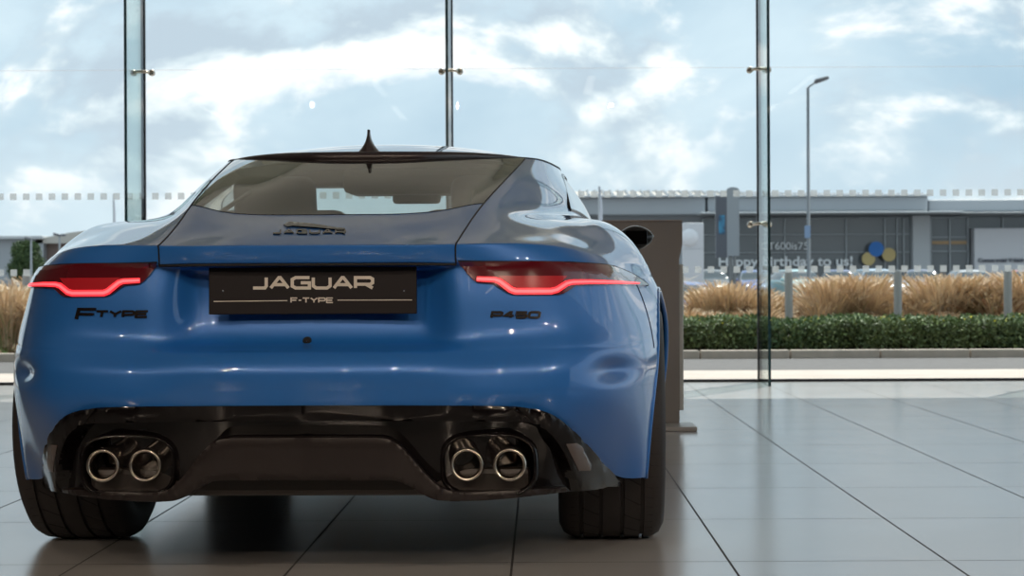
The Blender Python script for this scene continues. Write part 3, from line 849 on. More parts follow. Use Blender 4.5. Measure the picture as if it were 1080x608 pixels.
# --- badges
def badge(name, strokes, w, h=.004):
    bm = bmesh.new()
    for st in strokes: add_strip(bm, st, w, h, h + .002, step=3)
    return obj(name, bm, M['badge'], car)
badge('model_badge', word_strokes('F', 81, 99, 337.0, 326.5, [1], .2, .25), 3.0)
badge('model_badge', word_strokes('-TYPE', 93, 155, 334.6, 328.6, [.5, .95, .95, .95, .95], .22, .2), 2.3)
badge('engine_badge', word_strokes('P450', 518, 568, 335.2, 329.6, [1, .9, 1, 1], .28, .2), 2.4)
bm = bmesh.new()
for st in word_strokes('JAGUAR', 288, 364, 247.0, 243.4, [.9, 1.1, 1.1, 1.1, 1.1, 1.1], .4): add_strip(bm, st, 1.5, .003, .004, step=3)
obj('tailgate_badge', bm, M['dark_chrome'], car)
leap = [(299, 238.4), (302, 236.4), (306, 235.3), (311, 235.6), (317, 236.2), (326, 237.0), (336, 238.4), (347, 240.2), (356, 241.6), (364, 242.2), (363.5, 243.4), (355, 243.3),
        (345, 242.6), (336, 241.6), (325, 240.8), (316, 240.2), (309, 239.6), (303, 240.6)]
proj_panel('leaping_cat_emblem', leap, M['dark_chrome'], car, .004, .005, 3.0)
# --- lock button on the bumper and two tow-eye marks
loc, n = hit(324, 360)
bm = bmesh.new(); lathe(bm, [(.001, -.010), (.008, -.009), (.011, -.004), (.011, .008)], 20, 'Y'); bmesh.ops.translate(bm, vec=(loc.x, loc.y, loc.z), verts=bm.verts)
obj('reversing_camera', bm, M['matte_black'], car, True)

# ------------------------------------------------------------ diffuser
_pl = [(0, -.128), (.2, -.124), (.35, -.112), (.45, -.095), (.52, -.076), (.6, -.048), (.652, -.02), (.70, .03), (.735, .075), (.768, .12), (.80, .19), (.83, .28), (.95, .7)]
_tk = [(0, .04), (.5, .04), (.6, .06), (.68, .13), (.768, .235), (.9, .25)]
def plan(x, z=.29):
    x = abs(x); return float(np.interp(x, [a for a, b in _pl], [b for a, b in _pl]) + np.interp(x, [a for a, b in _tk], [b for a, b in _tk]) * min(1.1, max(0, (.455 - z) / .245)))
def dsurf(off, kz=0.0):
    def s(px, py):
        d = cray(px, py); d = d / d.y; y = 0.0
        for _ in range(30):
            w = CAMP + d * (y - CAMP.y); y = .5 * y + .5 * (plan(w.x, w.z) + off)
        w = CAMP + d * (y - CAMP.y); e = .01; sl = (plan(w.x + e, w.z) - plan(w.x - e, w.z)) / (2 * e)
        return w, Vector((sl, -1, 0)).normalized()
    return s
def mirror_px(poly, surf):
    """mirror an outline given on the right side to the pixels of its twin on the left"""
    out = []
    for p in poly:
        l, n = surf(*p); w = Vector((CAR_X - l.x, CAR_Y + l.y, l.z)); a = w.x * F / w.y; b = (w.z - H) * F / w.y
        out.append((CX + a - ROLL * b, CY - b - ROLL * a))
    return out
back = dsurf(.045)
# whole dark recess behind everything
def xz(px, py, y): w = pix(px, py, CAR_Y + y); return (w.x - CAR_X, w.z)
right_outer = [(316, 428.2), (420, 428.0), (500, 428.4), (545, 429.5), (572, 434), (590, 442), (604, 454), (620, 471), (636, 489), (652, 507), (654, 512.5), (620, 517), (598, 519), (560, 523), (520, 526.5), (480, 527.5), (462, 524), (448, 515), (436, 508), (420, 505.5), (316, 505)]
S0 = dsurf(-.008); S1 = dsurf(.05); S2 = dsurf(-.022); S3 = dsurf(.02)
right_outer_s1 = right_outer
proj_panel('diffuser_back', right_outer, M['gloss_black'], car, 0, .01, 8, 'both', S1)
# upper gloss strip
strip_r = [(316, 428.0), (420, 427.8), (500, 428.2), (545, 429.2), (566, 432), (584, 439), (590, 450), (574, 449), (550, 445.8), (500, 445), (420, 444.5), (316, 444.5)]
proj_panel('diffuser_top', strip_r, M['gloss_black'], car, .0, .05, 6, 'both', S0, bev=.006)
# centre blade: an arched band that runs into the lower lip
outer_c = spline([(316, 462.3), (370, 462.3), (398, 462.5), (412, 465), (424, 473), (436, 486), (449, 501), (462, 513), (474, 518.5), (490, 519.8), (530, 518.5), (570, 516.3), (598, 514.2)], 4)
inner_c = spline([(600, 519.0), (570, 523), (530, 527), (500, 529), (474, 529.3), (458, 527.5), (444, 521), (432, 513.5), (420, 508.5), (405, 507), (370, 507), (316, 507)], 4)
proj_panel('diffuser_blade', outer_c + inner_c, M['satin_black'], car, .0, .06, 6, 'both', S2, bev=.004)
# outer wings
wing = spline([(545, 429.6), (570, 433), (588, 441), (603, 454), (620, 472), (637, 491), (653, 508)], 4) + [(655, 513), (634, 515.6), (612, 518.3)] + spline([(612, 518.3), (603, 498), (592, 474), (578, 456), (560, 446)], 4)
for mir in (False, True):
    proj_panel('diffuser_wing', wing, M['satin_black'] if 0 else M['gloss_black'], car, .006, .05, 6, mir, S0, bev=.004)
    proj_panel('bumper_reflector', [(595, 468.5), (606, 467.6), (611, 471), (621, 491), (620, 496.5), (608, 497.2)], M['reflector'], car, .010, .008, 5, mir, S0, bev=.002)
# exhaust: pods and pipes
for sgn in (1, -1):
    cxp = sgn * .449; zc = .288; yb = plan(.45)
    bm = bmesh.new(); n = 40
    def sup(rx, rz, y, zo=0):
        return [bm.verts.new((cxp + rx * math.copysign(abs(math.cos(t)) ** .62, math.cos(t)), y, zc + zo + rz * math.copysign(abs(math.sin(t)) ** .62, math.sin(t)))) for t in [2 * PI * k / n for k in range(n)]]
    rg = [sup(.122, .080, yb + .050), sup(.120, .078, yb + .012), sup(.112, .071, yb + .010), sup(.108, .067, yb + .07), sup(.10, .06, yb + .16)]
    for a, b in zip(rg, rg[1:]):
        for k in range(n): bm.faces.new((a[k], a[(k + 1) % n], b[(k + 1) % n], b[k]))
    bm.faces.new(rg[-1])
    obj('exhaust_surround', bm, M['gloss_black'], car, True)
    for xx in (.397, .502):
        bm = bmesh.new()
        lathe(bm, [(.039, .20), (.0395, -.01), (.041, -.018), (.0405, -.024), (.0365, -.027), (.0325, -.023), (.031, -.012), (.0305, .06), (.028, .20)], 48, 'Y')
        bmesh.ops.translate(bm, vec=(sgn * xx, yb + .002, .2925), verts=bm.verts)
        e_ = obj('exhaust_pipe', bm, M['pipe'], car, True)
        bm = bmesh.new(); lathe(bm, [(.0005, .07), (.030, .07), (.030, .05)], 32, 'Y'); bmesh.ops.translate(bm, vec=(sgn * xx, yb + .002, .2925), verts=bm.verts)
        obj('exhaust_baffle', bm, M['matte_black'], e_, True)
# underbody and inner shell
bm = bmesh.new()
box(bm, (0, 2.3, .30), (1.20, 3.9, .22), .02)
box(bm, (0, .22, .245), (1.10, .50, .07), .015)
box(bm, (0, 2.2, .3), (1.72, 1.75, .26), .02)
obj('underbody', bm, mat('underbody', (0.035, 0.028, 0.025), 0.45), car)
for s in (1, -1):
    for wy in (WHEEL_Y, FRONT_Y):
        bm = bmesh.new(); rings = []
        for x in (.60, .80):
            rings.append([bm.verts.new((s * x, wy + .385 * math.cos(t), WR + .385 * math.sin(t))) for t in [PI * (-.12) + PI * 1.24 * k / 28 for k in range(29)]])
        for k in range(28): bm.faces.new((rings[0][k], rings[0][k + 1], rings[1][k + 1], rings[1][k]))
        cv = bm.verts.new((s * .60, wy, WR - .1))
        for k in range(28): bm.faces.new((rings[0][k], rings[0][k + 1], cv))
        obj('wheel_arch_liner', bm, M['matte_black'], car)
# cabin
bm = bmesh.new()
box(bm, (0, 1.0, .66), (1.3, 1.3, .25), .05); box(bm, (0, 3.05, .80), (1.3, .5, .16), .06); box(bm, (0, 2.2, .60), (.25, 1.4, .22), .04)
box(bm, (0, 2.70, 1.150), (.96, .16, .07), .015)
v = box(bm, (0, 0, 0), (.62, .26, .10), .03); bmesh.ops.translate(bm, vec=(.06, 2.72, 1.135), verts=v)
cab = obj('cabin_trim', bm, M['leather'], car)
def seat(x):
    bm = bmesh.new()
    box(bm, (x, 2.15, .58), (.50, .52, .16), .05, seg=4)
    R_ = Matrix.Rotation(math.radians(18), 3, 'X')
    v = box(bm, (0, 0, 0), (.50, .13, .52), .055, seg=4, rot=R_); bmesh.ops.translate(bm, vec=(x, 1.86, .74), verts=v)
    v = box(bm, (0, 0, 0), (.28, .10, .17), .04, seg=4, rot=R_); bmesh.ops.translate(bm, vec=(x, 1.75, 1.02), verts=v)
    s = obj('seat', bm, M['leather'], car, True)
seat(.37); seat(-.37)
bm = bmesh.new(); box(bm, (0.02, 2.78, 1.085), (.19, .03, .065), .015); tube(bm, [(0.02, 2.79, 1.09), (0.02, 2.90, 1.15)], .01, 8); obj('interior_mirror', bm, M['leather'], car, True)
bm = bmesh.new(); tube(bm, [(.37 + .18 * math.cos(t), 2.72 + .05 * math.sin(t), .88 + .17 * math.sin(t)) for t in [2 * PI * k / 30 for k in range(31)]], .016, 8, False); box(bm, (.37, 2.75, .87), (.30, .03, .05), .01); obj('steering_wheel', bm, M['leather'], car, True)
# headlining follows the roof just beneath it
q = RG.copy(); q[..., 2] -= .03; q[..., 0] *= .96
grid_part('headlining', lambda r, c: r > 2, M['leather'], car, q, -nrm_grid(q, 2), arches=False)
q = G - .035 * GN * (1 if GN[8 * SUB, MID + 7 * SUB, 0] > 0 else -1)
grid_part('pillar_trim', lambda r, c: 3.4 < cc(c) < 7 and rr_(r) > 10.7, M['leather'], car, q, -GN, arches=False)
# parcel strut inside the hatch glass
for s_ in (1, -1): bm = bmesh.new(); tube(bm, [(s_ * .36, .62, .93), (s_ * .345, 1.1, 1.02)], .007, 8); obj('gas_strut', bm, M['gloss_black'], car)

# ------------------------------------------------------------ wheels
def wheel(sx, wy):
    bm = bmesh.new(); w = .146
    prof = [(.235, -w * .86), (.262, -w), (.305, -w * 1.02), (.330, -w * .93), (.341, -w * .80)]
    # tread with four grooves running round
    gx = [-.085, -.03, .03, .085]
    cur = -w * .80
    for g in gx:
        prof += [(.3445, g - .006), (.3365, g - .005), (.3365, g + .005), (.3445, g + .006)]
    prof += [(.341, w * .80), (.330, w * .93), (.305, w * 1.02), (.262, w), (.235, w * .86)]
    n = 144
    lathe(bm, prof, n, 'X')
    # sipes cut as dark inlaid bars across shoulders
    nf = len(bm.faces)
    for s in (-1, 1):
        for k in range(60):
            a = 2 * PI * k / 60; pts = []
            for j in range(5):
                t = j / 4; x = s * (.092 + .045 * t); aa = a + .03 * t
                r = float(np.interp(x * s, [.09, .117, .136, .149], [.3436, .3402, .3285, .305])) - .0004
                pts.append((x, math.cos(aa) * r, math.sin(aa) * r))
            tube(bm, pts, .0018, 4)
            pts = []
            for j in range(4):
                t = j / 3; x = s * (.036 + .043 * t); aa = a + .085 * t * s
                pts.append((x, math.cos(aa) * .3432, math.sin(aa) * .3432))
            if k % 2 == 0: tube(bm, pts, .0024, 4)
    bm.faces.ensure_lookup_table()
    for f in bm.faces[nf:]: f.material_index = 1
    o = obj('tyre', bm, [M['rubber'], M['matte_black']], car, True); o.data.set_sharp_from_angle(angle=math.radians(40))
    o.location = (sx * (.758), wy, WR)
    bm = bmesh.new()
    lathe(bm, [(.236, -w * .84), (.246, -w * .9), (.243, -w * .95), (.232, -w * .9), (.222, -w * .7), (.205, -.05), (.205, .05), (.222, w * .7), (.232, w * .9), (.243, w * .95), (.246, w * .9), (.236, w * .84)], 72, 'X')
    for k in range(10):
        a = 2 * PI * k / 10
        for da in (-.07, .07):
            tube(bm, [(sx * .10, math.cos(a + da * .6) * .05, math.sin(a + da * .6) * .05), (sx * .085, math.cos(a + da) * .14, math.sin(a + da) * .14), (sx * .12, math.cos(a + da * 1.3) * .232, math.sin(a + da * 1.3) * .232)], [.016, .011, .012], 6)
    lathe(bm, [(.001, sx * .115), (.045, sx * .112), (.06, sx * .09), (.06, sx * .03), (.001, sx * .02)], 30, 'X')
    r_ = obj('wheel_rim', bm, M['rim'], car, True); r_.location = o.location
    bm = bmesh.new(); lathe(bm, [(.05, -.02), (.19, -.02), (.19, .012), (.05, .012)], 48, 'X'); b_ = obj('brake_disc', bm, M['rim'], car, True); b_.location = (sx * (.775 - .02), wy, WR)
for sx in (1, -1):
    for wy in (WHEEL_Y, FRONT_Y): wheel(sx, wy)

# ------------------------------------------------------------ display stand beside the car
def stand():
    t = thing('display_stand', 'grey-brown folded metal display stand standing behind the blue car', 'display stand', (0.58, 9.96, 0))
    gm = mat('stand_paint', (0.25, 0.23, 0.215), 0.42)
    x1, x0 = 0.145, -0.27
    bm = bmesh.new()
    pr = [(x0, 0.02), (x1 - .018, 0.02), (x1 - .018, .86), (x1 - .012, .90), (x1 - .0, .93), (x1, 1.052), (x0, 1.052)]
    def pan(y): return [bm.verts.new((x, y, z)) for x, z in pr]
    a, b = pan(0), pan(.05); n = len(pr)
    bm.faces.new(a); bm.faces.new(b)
    for k in range(n): bm.faces.new((a[k], a[(k + 1) % n], b[(k + 1) % n], b[k]))
    es = [e_ for e_ in bm.edges]; bmesh.ops.bevel(bm, geom=es, offset=.004, segments=2, affect='EDGES')
    obj('panel', bm, gm, t)
    bm = bmesh.new(); box(bm, (-.045, -.10, .012), (.48, .34, .022), .004); obj('base_plate', bm, mat('stand_base', (0.42, 0.40, 0.38), 0.35), t)
    bm = bmesh.new(); box(bm, (-.06, .025, 1.056), (.41, .06, .008), .002); obj('top_cap', bm, mat('stand_cap', (0.34, 0.29, 0.25), 0.4), t)
    bm = bmesh.new(); box(bm, (x1 - .004, .07, .46), (.022, .03, .75), .004); obj('rear_bracket', bm, mat('stand_edge', (0.55, 0.56, 0.55), 0.4), t)
stand()
# ------------------------------------------------------------ outside: ground
def outside():
    pave = mat('pavement_concrete', (0.62, 0.545, 0.49), 0.85, noise=(3, (0.56, 0.49, 0.44), 0.4, 0.65))
    road = mat('road_asphalt', (0.15, 0.145, 0.145), 0.85, noise=(9, (0.125, 0.12, 0.12), 0.4, 0.65))
    kerb = mat('kerb_stone', (0.52, 0.45, 0.385), 0.85, noise=(6, (0.46, 0.40, 0.34), 0.4, 0.6))
    soil = mat('bed_soil', (0.16, 0.115, 0.08), 0.95, noise=(8, (0.10, 0.07, 0.05), 0.4, 0.6))
    bm = bmesh.new(); box(bm, (0, 15.54, -0.06), (60, 1.9, 0.12)); struct(obj('pavement', bm, pave))
    bm = bmesh.new(); box(bm, (0, 18.0, -0.10), (60, 3.05, 0.16)); struct(obj('road', bm, road))
    bm = bmesh.new(); x = -20.0
    while x < 20: box(bm, (x + .445, 19.60, 0.0), (.885, .16, .13), .012); x += .9
    struct(obj('kerb', bm, kerb))
    bm = bmesh.new(); box(bm, (0, 22.6, -.10), (60, 5.9, .28)); struct(obj('planting_bed', bm, soil))
    # car park, falling away and rising again towards the building
    ys = [25.4, 28, 31, 50, 62, 78, 100, 160, 420]; zs_ = [.03, -.45, -.65, -.65, -.45, -.12, -.1, -.1, -.1]
    V = []; Fc = []
    for y, z in zip(ys, zs_): V += [(-400, y, z), (400, y, z)]
    for i in range(len(ys) - 1): Fc.append((2 * i, 2 * i + 1, 2 * i + 3, 2 * i + 2))
    struct(raw('car_park_ground', V, Fc, mat('car_park_asphalt', (0.20, 0.19, 0.19), 0.9)))
outside()
def gz(y): return float(np.interp(y, [25.4, 28, 31, 50, 62, 78, 100, 160], [.03, -.45, -.65, -.65, -.45, -.12, -.1, -.1]))

# ------------------------------------------------------------ planting
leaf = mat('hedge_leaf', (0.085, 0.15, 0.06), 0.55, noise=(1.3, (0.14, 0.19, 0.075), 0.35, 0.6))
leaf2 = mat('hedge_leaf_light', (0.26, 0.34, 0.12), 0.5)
yellow = mat('yellow_flower', (0.75, 0.65, 0.06), 0.6)
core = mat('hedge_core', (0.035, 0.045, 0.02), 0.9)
def leaf_quad(V, Fc, MI, p, s, mi, rnd, asp=.55, up=.3):
    d = Vector((rnd.gauss(0, 1), rnd.gauss(0, 1), rnd.gauss(0, 1) + up)).normalized(); e = d.cross(Vector((rnd.gauss(0, 1), rnd.gauss(0, 1), rnd.gauss(0, 1)))).normalized()
    a = p + d * s; b = p + e * s * asp * .5 + d * s * .45; c = p - e * s * asp * .5 + d * s * .45
    i = len(V); V += [p, b, a, c]; Fc.append((i, i + 1, i + 2, i + 3)); MI.append(mi)
def from_lists(name, V, Fc, MI, ms, parent=None):
    me = bpy.data.meshes.new(name); me.from_pydata([tuple(v) for v in V], [], Fc)
    me.polygons.foreach_set('material_index', MI); me.update()
    return link(name, me, ms, parent)
def hedge(x0, x1, name, label):
    rnd = random.Random(3); V, Fc, MI = [], [], []
    n = int((x1 - x0) * 4200)
    for _ in range(n):
        x = rnd.uniform(x0, x1); top = .335 + .05 * mnoise.noise(Vector((x * 1.7, 0, 3))) + .03 * mnoise.noise(Vector((x * 6, 1, 3)))
        a = rnd.random()
        if a < .5: y, z = 20.05 + .10 * mnoise.noise(Vector((x * 3, 5, 0))) + rnd.uniform(-.05, .04), rnd.uniform(.07, top)
        else: y, z = rnd.uniform(20.03, 21.1), top + rnd.uniform(-.05, .035)
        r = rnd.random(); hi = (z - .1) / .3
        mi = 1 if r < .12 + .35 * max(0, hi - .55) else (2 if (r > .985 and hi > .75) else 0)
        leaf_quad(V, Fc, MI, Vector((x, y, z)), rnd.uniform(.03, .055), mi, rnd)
    # bare twigs near the ground
    t = thing(name, label, 'hedge', ((x0 + x1) / 2, 20.5, .04)); off = Vector(((x0 + x1) / 2, 20.5, .04))
    from_lists('foliage', [v - off for v in V], Fc, MI, [leaf, leaf2, yellow], t)
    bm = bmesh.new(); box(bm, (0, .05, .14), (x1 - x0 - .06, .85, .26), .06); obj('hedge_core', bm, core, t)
    bm = bmesh.new()
    for k in range(int((x1 - x0) * 7)):
        x = rnd.uniform(x0, x1) - off.x; tube(bm, [(x, -.38, -.01), (x + rnd.uniform(-.04, .04), -.40, .10), (x + rnd.uniform(-.1, .1), -.44, .2)], .006, 4)
    obj('stems', bm, mat('hedge_stem', (.12, .08, .05), .9), t)['kind'] = 'stuff'
hedge(-2.2, 9.0, 'clipped_hedge', 'low dark green clipped hedge running along the far kerb of the road')

tan = [mat('dry_grass', (0.66, 0.50, 0.35), 0.8), mat('golden_grass', (0.78, 0.62, 0.43), 0.8), mat('green_grass_blade', (0.34, 0.40, 0.16), 0.7), mat('russet_grass', (0.40, 0.23, 0.14), 0.8)]
def grass_clump(seed, h, r, green, russet=.0, n=520):
    rnd = random.Random(seed); V, Fc, MI = [], [], []
    for k in range(n):
        a = rnd.uniform(0, 2 * PI); rr = r * .45 * math.sqrt(rnd.random()); b = Vector((math.cos(a) * rr, math.sin(a) * rr, 0))
        hh = h * rnd.uniform(.55, 1.05); lean = rnd.uniform(.1, .75) * r * 1.5; d = Vector((math.cos(a + rnd.gauss(0, .6)), math.sin(a + rnd.gauss(0, .6)), 0))
        w = rnd.uniform(.004, .008); s = d.cross(Vector((0, 0, 1))) * w; tw = rnd.uniform(-1, 1); s = s + d * w * tw
        q = rnd.random(); mi = 2 if q < green else (3 if q < green + russet else (0 if q < .6 else 1))
        if mi == 2: hh *= .72
        i0 = len(V); segs = 5
        for j in range(segs + 1):
            t = j / segs; p = b + d * lean * t ** 2.1 + Vector((0, 0, hh * (t - .16 * t ** 4)))
            ww = (1 - .75 * t) if mi == 2 else (.55 if t < .6 else 1.5 - abs(t - .8) * 4)   # seed head towards the tip
            V += [p - s * max(.15, ww), p + s * max(.15, ww)]
        for j in range(segs): Fc.append((i0 + 2 * j, i0 + 2 * j + 1, i0 + 2 * j + 3, i0 + 2 * j + 2)); MI.append(mi)
        if mi != 2 and rnd.random() < .75:      # feathery plume: short side hairs
            for m_ in range(7):
                t = rnd.uniform(.6, 1.0); p = b + d * lean * t ** 2.1 + Vector((0, 0, hh * (t - .16 * t ** 4)))
                q_ = Vector((rnd.gauss(0, 1), rnd.gauss(0, 1), rnd.gauss(.8, .8))).normalized() * rnd.uniform(.02, .055); e_ = q_.cross(Vector((0, 1, 0))).normalized() * .0035
                i = len(V); V += [p - e_, p + e_, p + q_]; Fc.append((i, i + 1, i + 2)); MI.append(mi)
    return V, Fc, MI
meshes = []
for s, (h, r, g, ru) in enumerate([(.86, .42, .10, .02), (.96, .45, .06, .0), (.78, .40, .22, .04), (.62, .40, .35, .10), (.70, .45, .08, .30)]):
    V, Fc, MI = grass_clump(s + 11, h, r, g, ru); me = bpy.data.meshes.new('grass_clump'); me.from_pydata([tuple(v) for v in V], [], Fc)
    me.polygons.foreach_set('material_index', MI); me.update()
    for q in tan: me.materials.append(q)
    meshes.append(me)
rg = random.Random(5)
GLAB = ['feathery tan grass tuft behind the hedge', 'tall pale gold grass tuft behind the hedge', 'tan grass tuft mixed with green blades behind the hedge', 'low greenish grass tuft behind the hedge', 'russet brown grass tuft behind the hedge']
GTOP = [(730, 2, .62), (748, 0, .86), (768, 1, .88), (790, 0, .84), (812, 2, .74), (838, 3, .75), (858, 0, .66), (872, 1, .92), (893, 0, 1.02), (912, 1, .96), (930, 2, .78), (950, 3, .9), (962, 2, .84), (985, 1, .95), (1005, 0, 1.03), (1022, 1, .95), (1045, 4, .95), (1062, 0, 1.02), (1080, 1, 1.0), (1105, 4, .95), (1130, 0, 1)]
spots = [(pix(px, 330, 22.9).x, 22.7 + rg.uniform(-.2, .3), k, s) for px, k, s in GTOP]
spots += [(pix(px, 330, 22.1).x, 22.05 + rg.uniform(-.1, .2), rg.choice([2, 3, 3, 4, 4]), .62) for px in range(725, 1130, 26)]
spots += [(pix(px, 330, 23.9).x, 23.9 + rg.uniform(-.2, .3), rg.choice([0, 1, 1]), float(np.interp(px, [q[0] for q in GTOP], [q[2] for q in GTOP])) * rg.uniform(.82, .98)) for px in range(722, 1130, 30)]
spots += [(x, y + rg.uniform(-.2, .2), rg.choice([0, 1, 2, 4]), rg.uniform(.8, 1.0)) for x in (-7.3, -6.7, -6.1, -5.6, -5.2) for y in (20.5, 22.0, 22.7, 23.5)]
spots += [(x + rg.uniform(-.2, .2), 23.0 + rg.uniform(-.4, .4), rg.choice([0, 1, 2]), rg.uniform(.8, 1.0)) for x in (-3.1, -2.2, -1.5, -.8, -.1, .6, 1.2)]
def np_mesh(me):
    v = np.zeros(len(me.vertices) * 3); me.vertices.foreach_get('co', v); mi = [p.material_index for p in me.polygons]
    return v.reshape(-1, 3), [tuple(p.vertices) for p in me.polygons], mi
NPM = [np_mesh(m_) for m_ in meshes]
for left, lab in ((False, 'tall feathery tan ornamental grasses growing behind the hedge'), (True, 'dry tan ornamental grasses beside the road left of the car')):
    V, Fc, MI = [], [], []; off = 0
    for x, y, k, s in spots:
        if (x < -4) != left: continue
        v, f, mi = NPM[k]; a = rg.uniform(0, 6.28); c_, s_ = math.cos(a), math.sin(a)
        w = np.stack([x + s * (v[:, 0] * c_ - v[:, 1] * s_), y + s * (v[:, 0] * s_ + v[:, 1] * c_), .035 + s * v[:, 2]], 1)
        V.append(w); Fc += [tuple(off + q for q in ff) for ff in f]; MI += mi; off += len(v)
    V = np.concatenate(V)
    o = from_lists('ornamental_grass', [tuple(q) for q in V], Fc, MI, tan); tag(o, lab, 'grass', kind='stuff')

# low ground cover between the tufts
rnd = random.Random(8); V, Fc, MI = [], [], []
for _ in range(30000):
    x = rnd.uniform(-7.5, 8.0); y = rnd.uniform(19.8 if x < -2.3 else 21.2, 25.0)
    leaf_quad(V, Fc, MI, Vector((x, y, .04 + rnd.random() ** 2 * (.20 if y > 20.3 else .08))), rnd.uniform(.05, .11), 0 if rnd.random() < .45 else (1 if rnd.random() < .35 else 2), rnd, .35, 1.2)
gc = from_lists('ground_cover', V, Fc, MI, [mat('cover_tan', (.42, .31, .18), .9), mat('cover_green', (.15, .22, .06), .8), mat('cover_brown', (.26, .16, .10), .9)])
tag(gc, 'low mixed undergrowth of dry stalks and weeds in the planting bed', 'undergrowth', kind='stuff')

# bollards
bol = None
for i, (px, lab) in enumerate([(-90, ''), (28, 'round grey bollard in the dry grass left of the blue car'), (142, ''), (257, ''), (372, ''), (487, ''), (602, ''), (717, 'round grey bollard mostly hidden by the display stand'),
                   (832, 'round grey bollard just right of the glass fin'), (947, 'round grey bollard in grass under the blue and orange discs'), (1063, 'round grey bollard nearest the right edge of the picture')]):
    w = pix(px, 330, 21.38)
    if bol is None:
        bm = bmesh.new(); lathe(bm, [(.0005, .835), (.032, .833), (.042, .82), (.044, .80), (.044, 0)], 24, 'Z')
        bol = bpy.data.meshes.new('bollard'); bmesh.ops.recalc_face_normals(bm, faces=bm.faces); bm.to_mesh(bol); bm.free(); bol.materials.append(mat('bollard_paint', (.36, .36, .36), .55))
        bol.polygons.foreach_set('use_smooth', [True] * len(bol.polygons)); bol.set_sharp_from_angle(angle=.6)
    o = bpy.data.objects.new('bollard', bol); COL.objects.link(o); o.location = (w.x, 21.38, .04)
    tag(o, lab or 'round grey bollard of the row hidden behind the car', 'bollard', 'bollards along the planting bed')

# ------------------------------------------------------------ parked cars
def far_car(name, label, colour, loc, rot, hgt=1.0, long_=4.1, wid=1.78):
    t = thing(name, label, 'car', loc, rot, 'cars parked outside'); hw = wid / 2
    # stations from nose (-y) to tail (+y): y, half width, bonnet/belt height, roof height, roof half width
    st = [(-.50, .60, .56, .56, .45), (-.47, .82, .68, .68, .60), (-.36, .96, .86, .87, .74), (-.24, .98, .95, .97, .78), (-.17, .98, .97, 1.10, .76), (-.07, .99, .98, 1.38, .68), (.05, 1.0, .98, 1.47, .66),
          (.20, 1.0, .99, 1.47, .66), (.33, .99, 1.0, 1.38, .65), (.42, .97, 1.0, 1.12, .70), (.47, .93, .95, .98, .72), (.50, .80, .60, .62, .60)]
    net = []
    for s in (-1, 1): pass
    rows = [[] for _ in range(8)]
    for y, w, b, r, rw in st:
        Y = y * long_; b *= hgt; r *= hgt
        pts = [(w * .90, .20), (w * .985, .34), (w * 1.0, .5 * b + .12), (w * .985, b - .05), (w * .95, b), ((w * .95 + rw) / 2 + .03, (b + r) / 2 + .01), (rw, r - .03), (0, r + .01)]
        for k, (x, z) in enumerate(pts): rows[k].append((x * hw, Y, z))
    g = dense(rows, 3, 3, mirror=False); gl = g.copy(); gl[..., 0] *= -1
    body = mat('far_car_paint', colour, .3, .2, 1.0)
    isg = lambda r, c: (4.15 < r / 3 < 5.8 and 5.2 < c / 3 < 8.6) or (r / 3 > 4.3 and 3.3 < c / 3 < 4.9) or (r / 3 > 4.3 and 8.2 < c / 3 < 9.3)
    bp = None
    for q in (g, gl):
        n = nrm_grid(q, 2); c0 = np.array([0, 0, .6]); 
        if ((q - c0) * n).sum() < 0: n = -n
        grid_part('body_shell', lambda r, c: not isg(r, c), body, t, q, n, arches=False)
        grid_part('window_glass', isg, M['far_glass'], t, q, n, arches=False)
    for sx in (1, -1):
        for wy in (-.32, .30):
            bm = bmesh.new(); lathe(bm, [(.001, .05), (.17, .06), (.19, .09), (.30, .10), (.32, .06), (.32, -.06), (.30, -.10), (.001, -.1)], 24, 'X'); w = obj('wheel', bm, M['rubber'], t, True); w.location = (sx * (hw - .1), wy * long_, .32)
        bm = bmesh.new(); bmesh.ops.create_uvsphere(bm, u_segments=16, v_segments=10, radius=1); bmesh.ops.scale(bm, vec=(.17, .10, .075), verts=bm.verts)
        o = obj('headlamp', bm, M['chrome'], t, True); o.location = (sx * hw * .70, -.455 * long_, .66 * hgt)
        bm = bmesh.new(); bmesh.ops.create_uvsphere(bm, u_segments=12, v_segments=8, radius=1); bmesh.ops.scale(bm, vec=(.10, .06, .07), verts=bm.verts)
        o = obj('wing_mirror', bm, body, t, True); o.location = (sx * (hw + .07), -.12 * long_, 1.0 * hgt)
    bm = bmesh.new(); box(bm, (0, -.485 * long_, .42), (.8, .06, .14), .02); obj('grille', bm, M['matte_black'], t)
M['far_glass'] = mat('far_car_glass', (.05, .07, .08), .06, 0, 1.0)
cars = [(748, 90, 'black hatchback parked behind the sign post', (.012, .014, .018), 1.02, .1), (797, 92, 'bright blue car parked behind the tall glass fin', (.02, .09, .34), 1.0, .0),
        (842, 88, 'pale turquoise car parked left of the lamp post foot', (.36, .58, .60), 1.0, .25), (884, 98, 'dark blue car parked right of the lamp post', (.02, .05, .20), 1.03, -.1),
        (925, 86, 'light silver blue car parked beneath the round window stickers', (.30, .42, .55), 1.0, .2), (972, 92, 'navy car parked below the white building column', (.02, .035, .12), 1.0, -.15),
        (1024, 92, 'silver grey car parked in front of the white sign board', (.40, .42, .44), .98, .1), (1080, 99, 'dark red car at the right edge of the car park', (.35, .05, .04), 1.0, 0)]
for px, Y, lab, colr, hg, ro in cars:
    w = pix(px, 300, Y); far_car('parked_car', lab, colr, (w.x, Y, gz(Y)), ro, hg)
w = pix(735, 300, 48); far_car('parked_car', 'royal blue car just right of the display stand, nearest of the parked cars', (.02, .07, .28), (w.x - .35, 48, gz(48)), .15, .98)

